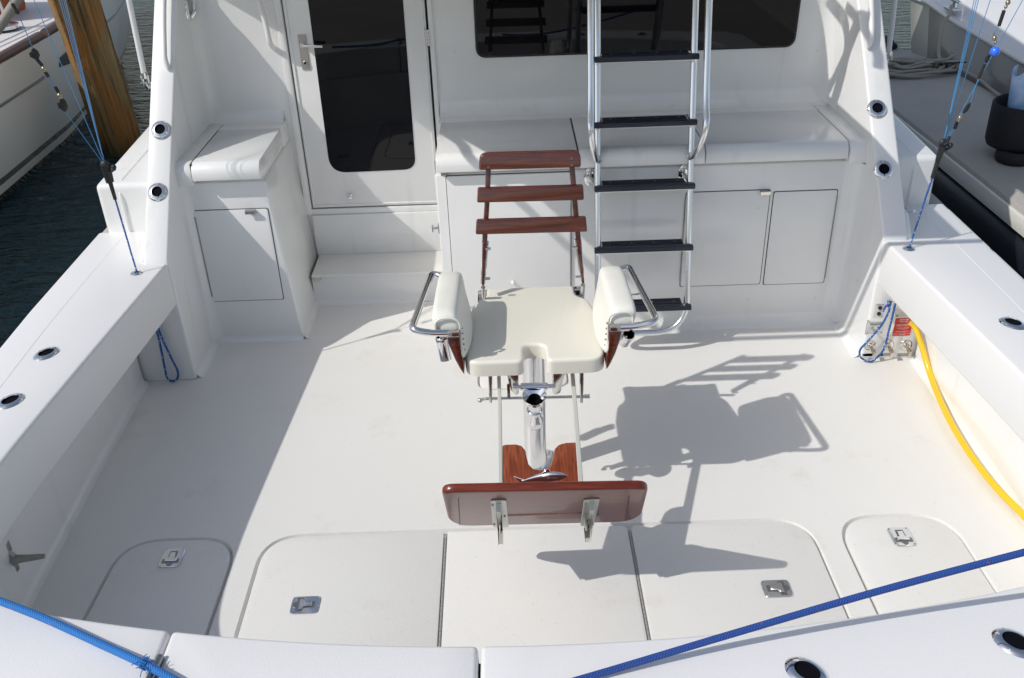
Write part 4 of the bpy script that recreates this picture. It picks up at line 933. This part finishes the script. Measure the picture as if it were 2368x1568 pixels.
# ================================================================== sailboat to port
def zmat(name, bands, rough=.2):
    """paint bands by height; bands = [(z, colour)...] upward"""
    m = bpy.data.materials.new(name); m.use_nodes = True; t = m.node_tree; b = t.nodes['Principled BSDF']; b.inputs['Roughness'].default_value = rough; b.inputs['Coat Weight'].default_value = .3
    tc = t.nodes.new('ShaderNodeTexCoord'); sp = t.nodes.new('ShaderNodeSeparateXYZ'); t.links.new(tc.outputs['Object'], sp.inputs[0])
    mr = t.nodes.new('ShaderNodeMapRange'); mr.inputs['From Min'].default_value = -1; mr.inputs['From Max'].default_value = 2; t.links.new(sp.outputs['Z'], mr.inputs['Value'])
    r = t.nodes.new('ShaderNodeValToRGB'); r.color_ramp.interpolation = 'CONSTANT'; t.links.new(mr.outputs[0], r.inputs[0])
    r.color_ramp.elements[0].color = (*bands[0][1], 1); r.color_ramp.elements[0].position = 0
    r.color_ramp.elements[1].position = (bands[1][0]+1)/3; r.color_ramp.elements[1].color = (*bands[1][1], 1)
    for z, c in bands[2:]:
        e = r.color_ramp.elements.new((z+1)/3); e.color = (*c, 1)
    t.links.new(r.outputs[0], b.inputs['Base Color']); return m
wht = (.76, .755, .72)
SB = zmat('sailboat_topsides', [(-1, (.012, .014, .018)), (-.435, wht), (-.335, (.12, .12, .125)), (-.262, wht)])
sail = thing('sailboat', 'white sailboat with brown toe rail and dark stripes moored beyond the piling', 'boat', (-6, 9, -.5))
def Q(name, bm, m, smooth=50, parent=None):
    o = obj(name, bm, m, None, smooth); o.parent = parent or sail; o.matrix_parent_inverse = parent_inv(parent or sail); return o
secs = [(2.0, -4.95, -4.62), (5.0, -4.72, -4.42), (8.0, -4.64, -4.36), (9.7, -4.70, -4.40), (11.6, -4.98, -4.62), (13.2, -5.35, -4.98), (14.6, -5.95, -5.45), (15.8, -6.9, -6.3), (16.6, -8.2, -8.0)]
SH = .68
def shz(y): return SH+.012*max(0, y-9)**1.3
def hullx(y, z):
    for a, c in zip(secs, secs[1:]):
        if y <= c[0]: t = (y-a[0])/(c[0]-a[0]); w = a[1]+(c[1]-a[1])*t; s_ = a[2]+(c[2]-a[2])*t; break
    else: w, s_ = secs[-1][1:]
    k = (z+.5)/(shz(y)+.5); return w+(s_-w)*(1-(1-min(max(k, 0), 1))**2)
bm = bmesh.new(); R = []
ys = [2+.4*i for i in range(37)]; zs = [-.9, -.5, -.42, -.35, -.3, -.25, -.15, 0, .15, .3, .45, .6, 1]
for y in ys:
    R.append([bm.verts.new((hullx(y, z) if k < 12 else hullx(y, shz(y)), y, z if k < 12 else shz(y))) for k, z in enumerate(zs)])
for a, c in zip(R, R[1:]):
    for k in range(len(a)-1): bm.faces.new((a[k], a[k+1], c[k+1], c[k]))
Q('hull', bm, SB)
bm = bmesh.new(); A = [bm.verts.new((hullx(y, 9)-.06, y, shz(y)+.02)) for y in ys]; Bv = [bm.verts.new((-9.5, y, shz(y)+.05)) for y in ys]
for i in range(len(ys)-1): bm.faces.new((A[i], A[i+1], Bv[i+1], Bv[i]))
Q('deck', bm, mat('sailboat_deck', (.74, .72, .70), .5, bump=(60, .2, .004)))
def strip_box(y0, y1, name, m, h=.07, w=.055):
    ysr = [y0+(y1-y0)*i/12 for i in range(13)]
    return Q(name, tube([Vector((hullx(y, 9)-.035, y, shz(y)+.035)) for y in ysr], .05, 10, flat=(.8, 1.0), up=(0, 0, 1)), m)
strip_box(2, 9.15, 'toe_rail', TEAKG); strip_box(9.28, 15.5, 'toe_rail', TEAKG)
Q('cove_stripe', tube([Vector((hullx(y, .37)+.002, y, .37)) for y in [2+.3*i for i in range(24)]]+[Vector((hullx(8.95, .375)+.002, 8.95, .375))], .013, 8), mat('grey_stripe', (.16, .16, .16), .3))
Q('cove_stripe', tube([Vector((hullx(y, .44)+.002, y, .44+.012*max(0, y-11))) for y in [10.6+.3*i for i in range(13)]], .013, 8), bpy.data.materials['grey_stripe'])
def hullpatch(pts, name):
    P = [Vector((hullx(y, z)+.004, y, z)) for y, z in pts]
    return Q(name, prism(P, (.008, 0, 0), 0), mat('hull_window_glass', (.05, .06, .06), .08))
hp_ = [at(u, v, 'X', -4.46) for u, v in ((126, 155), (150, 148), (168, 136), (182, 120), (180, 108), (160, 110), (142, 118), (124, 134))]
hullpatch([(p.y, p.z) for p in hp_], 'hull_window')
hullpatch([(13.0, .42), (13.3, .46), (13.45, .62), (13.3, .80), (13.05, .78), (12.95, .60)], 'hull_window')
dz = shz(9)+.03
wc = Vector((-4.95, 9.5, dz+.02))
Q('winch', merge(lathe([(.17, 0), (.17, .03), (.10, .05), (.06, .06), (0, .06)], wc, zz, 24), cyl(wc+Vector((-.06, 0, .03)), wc+Vector((-.08, 0, .55)), .022, 12), cyl(wc+Vector((.08, 0, .03)), wc+Vector((.02, 0, .55)), .018, 12)), CHROME)
Q('lifeline', merge(cyl((-5.3, 6.5, dz+.45), (-4.9, 12.5, dz+.42), .013, 8), cyl((-5.35, 6.5, dz+.62), (-5.0, 12.5, dz+.62), .010, 8)), HULLW)
Q('sprayhood', merge(box(-8.2, -5.15, 9.8, 10.6, dz-.02, dz+.75, .08, 3)), CANVAS)
Q('sprayhood_trim', box(-8.2, -5.10, 9.75, 9.80, dz-.01, dz+.05, .01), mat('dark_red', (.16, .03, .025), .7))
Q('cabin', box(-8.2, -5.75, 4, 9.6, dz-.05, dz+.3, .05, 3), HULLW)
# spiral spring snubber on the sailboat's shroud
sp_ = at(22, 26, 'Y', 7.8); sq = at(-12, 78, 'Y', 7.8); se = sp_+(sp_-sq)*1.0
Q('coiled_line', merge(tube([sq, se], .035, 10), tube([sq+(se-sq)*(i/200)+Vector((cos(i*.9)*.04, sin(i*.9)*.04, 0)) for i in range(200)], .012, 6)), GREYR)
# ================================================================== piling
def pile():
    m = bpy.data.materials.new('weathered_piling'); m.use_nodes = True; t = m.node_tree; b = t.nodes['Principled BSDF']; b.inputs['Roughness'].default_value = .8
    tc = t.nodes.new('ShaderNodeTexCoord'); mp = t.nodes.new('ShaderNodeMapping'); mp.inputs['Scale'].default_value = (26, 26, .7)
    n = t.nodes.new('ShaderNodeTexNoise'); n.inputs['Scale'].default_value = 1.0; n.inputs['Detail'].default_value = 9; n.inputs['Roughness'].default_value = .65; n.inputs['Distortion'].default_value = .15
    r = t.nodes.new('ShaderNodeValToRGB'); cs = [(.28, (.02, .014, .009)), (.38, (.16, .09, .032)), (.52, (.34, .22, .085)), (.70, (.50, .38, .19))]
    r.color_ramp.elements[0].position = cs[0][0]; r.color_ramp.elements[0].color = (*cs[0][1], 1); r.color_ramp.elements[1].position = cs[-1][0]; r.color_ramp.elements[1].color = (*cs[-1][1], 1)
    for p_, c in cs[1:-1]: e = r.color_ramp.elements.new(p_); e.color = (*c, 1)
    n3 = t.nodes.new('ShaderNodeTexNoise'); n3.inputs['Scale'].default_value = 1.0; n3.inputs['Detail'].default_value = 5
    r3 = t.nodes.new('ShaderNodeValToRGB'); r3.color_ramp.elements[0].position = .47; r3.color_ramp.elements[1].position = .60
    mx = t.nodes.new('ShaderNodeMix'); mx.data_type = 'RGBA'; mx.inputs['B'].default_value = (.44, .17, .035, 1)
    ml = t.nodes.new('ShaderNodeMath'); ml.operation = 'MULTIPLY'; ml.inputs[1].default_value = .75
    sp = t.nodes.new('ShaderNodeSeparateXYZ'); mr = t.nodes.new('ShaderNodeMapRange'); mr.inputs['From Min'].default_value = .0; mr.inputs['From Max'].default_value = .42
    mg = t.nodes.new('ShaderNodeMix'); mg.data_type = 'RGBA'; mg.inputs['A'].default_value = (.045, .055, .02, 1)
    L_ = t.links.new
    L_(tc.outputs['Object'], mp.inputs[0]); L_(mp.outputs[0], n.inputs['Vector']); L_(n.outputs['Fac'], r.inputs[0]); mp3 = t.nodes.new('ShaderNodeMapping'); mp3.inputs['Scale'].default_value = (6, 6, 1.3); L_(tc.outputs['Object'], mp3.inputs[0]); L_(mp3.outputs[0], n3.inputs['Vector']); L_(n3.outputs['Fac'], r3.inputs[0])
    L_(r3.outputs[0], ml.inputs[0]); L_(ml.outputs[0], mx.inputs['Factor']); L_(r.outputs[0], mx.inputs['A'])
    L_(tc.outputs['Object'], sp.inputs[0]); L_(sp.outputs['Z'], mr.inputs['Value']); L_(mr.outputs[0], mg.inputs['Factor']); L_(mx.outputs['Result'], mg.inputs['B'])
    L_(mg.outputs['Result'], b.inputs['Base Color'])
    bp = t.nodes.new('ShaderNodeBump'); bp.inputs['Strength'].default_value = 1; bp.inputs['Distance'].default_value = .05
    L_(n.outputs['Fac'], bp.inputs['Height']); L_(bp.outputs[0], b.inputs['Normal'])
    base = at(283, 345, 'Z', -.5); topp = at(170, 0, 'Y', base.y-.9); d = (topp-base)/(topp.z-base.z)
    bm = bmesh.new(); R = []; ns = 48
    for i in range(60):
        z = -.7+i*.078; c = Vector((0, 0, z)); rad = .205+.006*sin(z*3)
        R.append([bm.verts.new(c+Vector((cos(a), sin(a), 0))*(rad*(1+.035*sin(a*3+z)+.03*sin(a*11+1.5*sin(z*1.3))+.02*sin(a*23+z*2)+random.uniform(-.012, .012)))) for a in [2*pi*k/ns for k in range(ns)]])
    for a, c in zip(R, R[1:]):
        for k in range(ns): bm.faces.new((a[k], a[(k+1) % ns], c[(k+1) % ns], c[k]))
    bm.faces.new(R[-1])
    pile_o = obj('wood_piling', bm, m, None, 60); pile_o.location = base; pile_o.rotation_mode = 'QUATERNION'; pile_o.rotation_quaternion = d.to_track_quat('Z', 'Y')
    tag(pile_o, 'weathered brown wooden mooring piling leaning beside the sailboat', 'piling')
pile()
# ================================================================== docks
def dock():
    x0, x1, y1 = 3.085, 3.92, 9.3
    t = thing('finger_dock', 'concrete finger dock with black pontoons along the starboard side', 'dock', (3.5, 6, -.5))
    def O(n, bm, m):
        o = obj(n, bm, m, t); o.matrix_parent_inverse = parent_inv(t); return o
    O('dock_slab', prism([Vector(p) for p in ((x0, -3, .16), (x1+.2, -3, .16), (x1+.14, 7, .16), (3.97, 8.75, .16), (3.82, 9.55, .16), (3.45, 10.2, .16), (x0, 10.2, .16))], (0, 0, .14), .012, 2), CONC)
    O('rub_strip', box(x0-.03, x0-.002, -3, y1+1, .17, .275, .008, 2), mat('pale_rub_strip', (.74, .73, .68), .5, bump=(20, .3, .01)))
    O('pontoon', merge(*[box(x0-.02, x1+.1, -2.5+i*2.4, -2.5+i*2.4+2.2, -.75, .15, .12, 4) for i in range(5)]), DARKW)
    O('waler', tube([(x0-.09, -3, -.16), (x0-.09, 7.2, -.16)], .09, 16), RUBBER)
    O('pale_pipe', tube([(x0-.20, -3, -.36), (x0-.20, 7.0, -.36)], .016, 10), mat('pale_pipe', (.55, .5, .42), .5))
    ck = at(2176, 168, 'Z', .30)
    O('dock_cleat', merge(box(ck.x-.13, ck.x+.13, ck.y-.05, ck.y+.05, .30, .33, .012, 2), cyl(ck+Vector((-.06, 0, .02)), ck+Vector((-.06, 0, .09)), .025, 12), cyl(ck+Vector((.06, 0, .02)), ck+Vector((.06, 0, .09)), .025, 12), tube([ck+Vector((-.2, .02, .09)), ck+Vector((0, 0, .10)), ck+Vector((.2, -.02, .10))], [.015, .03, .015], 12)), DULL)
    m = tag(obj('main_dock', box(-9, 3.05, -4, .75, .16, .30, .012, 2), CONC), 'concrete main dock across the stern behind the camera', 'dock')
    return ck
ck = dock()
pts = []
cc = ck+Vector((-.28, .06, .02)); cc.z = .318
for i in range(150):
    a = i*.31; r = .12+.24*abs(sin(i*.083)); pts.append(cc+Vector((cos(a)*r*1.15+.05*sin(i*.21), sin(a)*r*.60+.05*cos(i*.37), .014+.07*(1-r/.4)+.016*sin(i*.9))))
pts += [ck+Vector((cos(a)*.09+.03*sin(a*2), sin(a)*.06, .06+.012*i)) for i, a in enumerate([k*.8 for k in range(10)])]
o = obj('mooring_rope', tube(spline(pts, 3), .013, 8), GREYR); tag(o, 'grey mooring rope coiled round the dock cleat', 'rope')
hp = at(2196, 30, 'X', 4.12)
obj_r = obj('mooring_rope', tube(spline([at(2200, 14, 'X', 4.14), at(2196, 34, 'X', 4.06), at(2182, 52, 'X', 4.0), at(2174, 90, 'X', 3.96), at(2171, 125, 'X', 3.93), ck+Vector((.0, .0, .08))], 8), .015, 8), GREYR); tag(obj_r, 'grey mooring rope running from the grey boat down to the dock cleat', 'rope')
tag(obj('mooring_rope', tube(spline([ck+Vector((.12, -.02, .05)), ck+Vector((.17, -.35, .03)), (4.0, 7.4, .322), (4.02, 6.5, .322), (4.03, 5, .322)], 8), .014, 8), GREYR), 'grey rope lying along the outer edge of the dock', 'rope')
# ================================================================== grey motor yacht to starboard
gy = thing('motor_yacht', 'grey hulled yacht with white deck on the far side of the finger dock', 'boat', (5.5, 6, -.5))
def G(name, bm, m, smooth=45):
    o = obj(name, bm, m, None, smooth); o.parent = gy; o.matrix_parent_inverse = parent_inv(gy); return o
e1 = at(2367, 140, 'X', 4.45); e2 = at(2215, 50, 'X', 4.22); e3 = at(2128, 0, 'X', 4.1)
# hull side sheer line through e1,e2,e3; foot on the dock edge
foot = [(4.16, 2.0), (4.16, 5.0), (4.12, 7.1), (4.06, 8.1), (4.03, 8.5), (4.06, 8.72), (4.35, 9.0), (7.5, 9.4)]
shx = [(4.75, 2.0, e1.z-.05), (4.6, 5.0, e1.z-.02), (e1.x, e1.y, e1.z), (e2.x, e2.y, e2.z), tuple(at(2150, 4, 'X', 4.17)), tuple(at(2106, -12, 'X', 4.30)), (4.7, 11.2, e3.z+.1), (7.5, 11.5, e3.z+.1)]
bm = bmesh.new(); R = []
for (fx, fy), (sx, sy, sz) in zip(foot, shx):
    R.append([bm.verts.new((fx+(sx-fx)*k**1.5, fy+(sy-fy)*k, -.7+(sz+.7)*k)) for k in (0, .3, .55, .75, .9, 1)])
for a, c in zip(R, R[1:]):
    for k in range(5): bm.faces.new((a[k], a[k+1], c[k+1], c[k]))
hm = G('hull', bm, HULLG)
hm.data.materials.append(mat('pale_grey_transom', (.42, .42, .38), .3, coat=.2))
for p in hm.data.polygons:
    if p.center.y > 8.45 and p.center.x < 4.6 and p.index//5 == 4: p.material_index = 1
G('rub_rail', tube([Vector(p)+Vector((-.015, 0, 0)) for p in shx[:6]], .030, 10), HULLW)
bm = bmesh.new(); A = [bm.verts.new(Vector(p)+Vector((0, 0, .02))) for p in shx]; A2 = [bm.verts.new((p[0]+.30, p[1], p[2]+.10)) for p in shx]; A3 = [bm.verts.new((9, p[1], p[2]+.16)) for p in shx]
for i in range(len(A)-1): bm.faces.new((A[i], A[i+1], A2[i+1], A2[i])); bm.faces.new((A2[i], A2[i+1], A3[i+1], A3[i]))
G('deck', bm, HULLW)
k = at(2203, 16, 'X', 4.20)+Vector((0, 0, .02))
G('deck_cleat', merge(box(k.x-.05, k.x+.05, k.y-.08, k.y+.08, k.z-.05, k.z-.02, .01), cyl(k+Vector((0, -.03, -.03)), k+Vector((0, -.03, .04)), .02, 10), tube([k+Vector((0, -.14, .04)), k+Vector((0, 0, .045)), k+Vector((0, .14, .04))], [.012, .022, .012], 10)), STEEL)
st_ = at(2235, 22, 'X', 4.5)
G('stanchion', merge(lathe([(.08, 0), (.07, .012), (.02, .02), (0, .02)], st_, zz, 18), cyl(st_, st_+Vector((-.15, .15, .9)), .02, 12)), STEEL)
# ================================================================== black bucket bag and brochure on the dock
bc = at(2345, 372, 'Z', .30)
bag = thing('equipment_bag', 'black round fabric bag standing on the dock', 'bag', bc)
def K(n, bm, m, sm=60):
    o = obj(n, bm, m, None, sm); o.parent = bag; o.matrix_parent_inverse = parent_inv(bag); return o
K('bag_base', lathe([(0, 0), (.11, 0), (.125, .02), (.125, .06), (.10, .085)], bc+Vector((-.0, 0, 0)), zz, 28, 1.1), FAB)
K('bag_body', lathe([(.14, .07), (.185, .082), (.196, .11), (.198, .16), (.200, .36), (.188, .372), (.182, .35), (.18, .15), (0, .14)], bc+Vector((.05, .12, 0)), (0, 0, 1), 32, 1.15), FAB)
K('bag_flap', prism([bc+Vector(p) for p in ((-.12, -.04, .34), (.02, -.12, .31), (.16, -.10, .33), (.14, -.08, .22), (.02, -.11, .20), (-.10, -.05, .22))], (0, .02, .0), .006), FAB)
pp = []
bm = bmesh.new(); R = []
for z in (.22, .35, .50, .62):
    R.append([bm.verts.new(bc+Vector((.00+.11*cos(a)*(.55+.9*(z-.2)), .10+.05*sin(a)*(1-.6*(z-.2)), z+.05*cos(a)-.03*sin(2*a)))) for a in [2.2+k*.36 for k in range(15)]])
for a, c in zip(R, R[1:]):
    for k_ in range(14): bm.faces.new((a[k_], a[k_+1], c[k_+1], c[k_]))
o = obj('rolled_brochure', bm, BRASSCOL, None, 60); sm = o.modifiers.new('thick', 'SOLIDIFY'); sm.thickness = .002
tag(o, 'rolled pale blue paper standing in the black bag', 'paper')
bd_ = at(2048, 103, 'Z', .31)
tag(obj('dark_tarp', merge(box(bd_.x-.25, bd_.x+.05, bd_.y-.2, bd_.y+.15, .301, .36, .03, 3), box(bd_.x-.22, bd_.x+.02, bd_.y-.15, bd_.y+.15, .36, .385, .012, 2)), mat('navy_canvas', (.01, .012, .02), .7)), 'dark navy folded canvas lying on the dock beside the starboard pole', 'canvas')
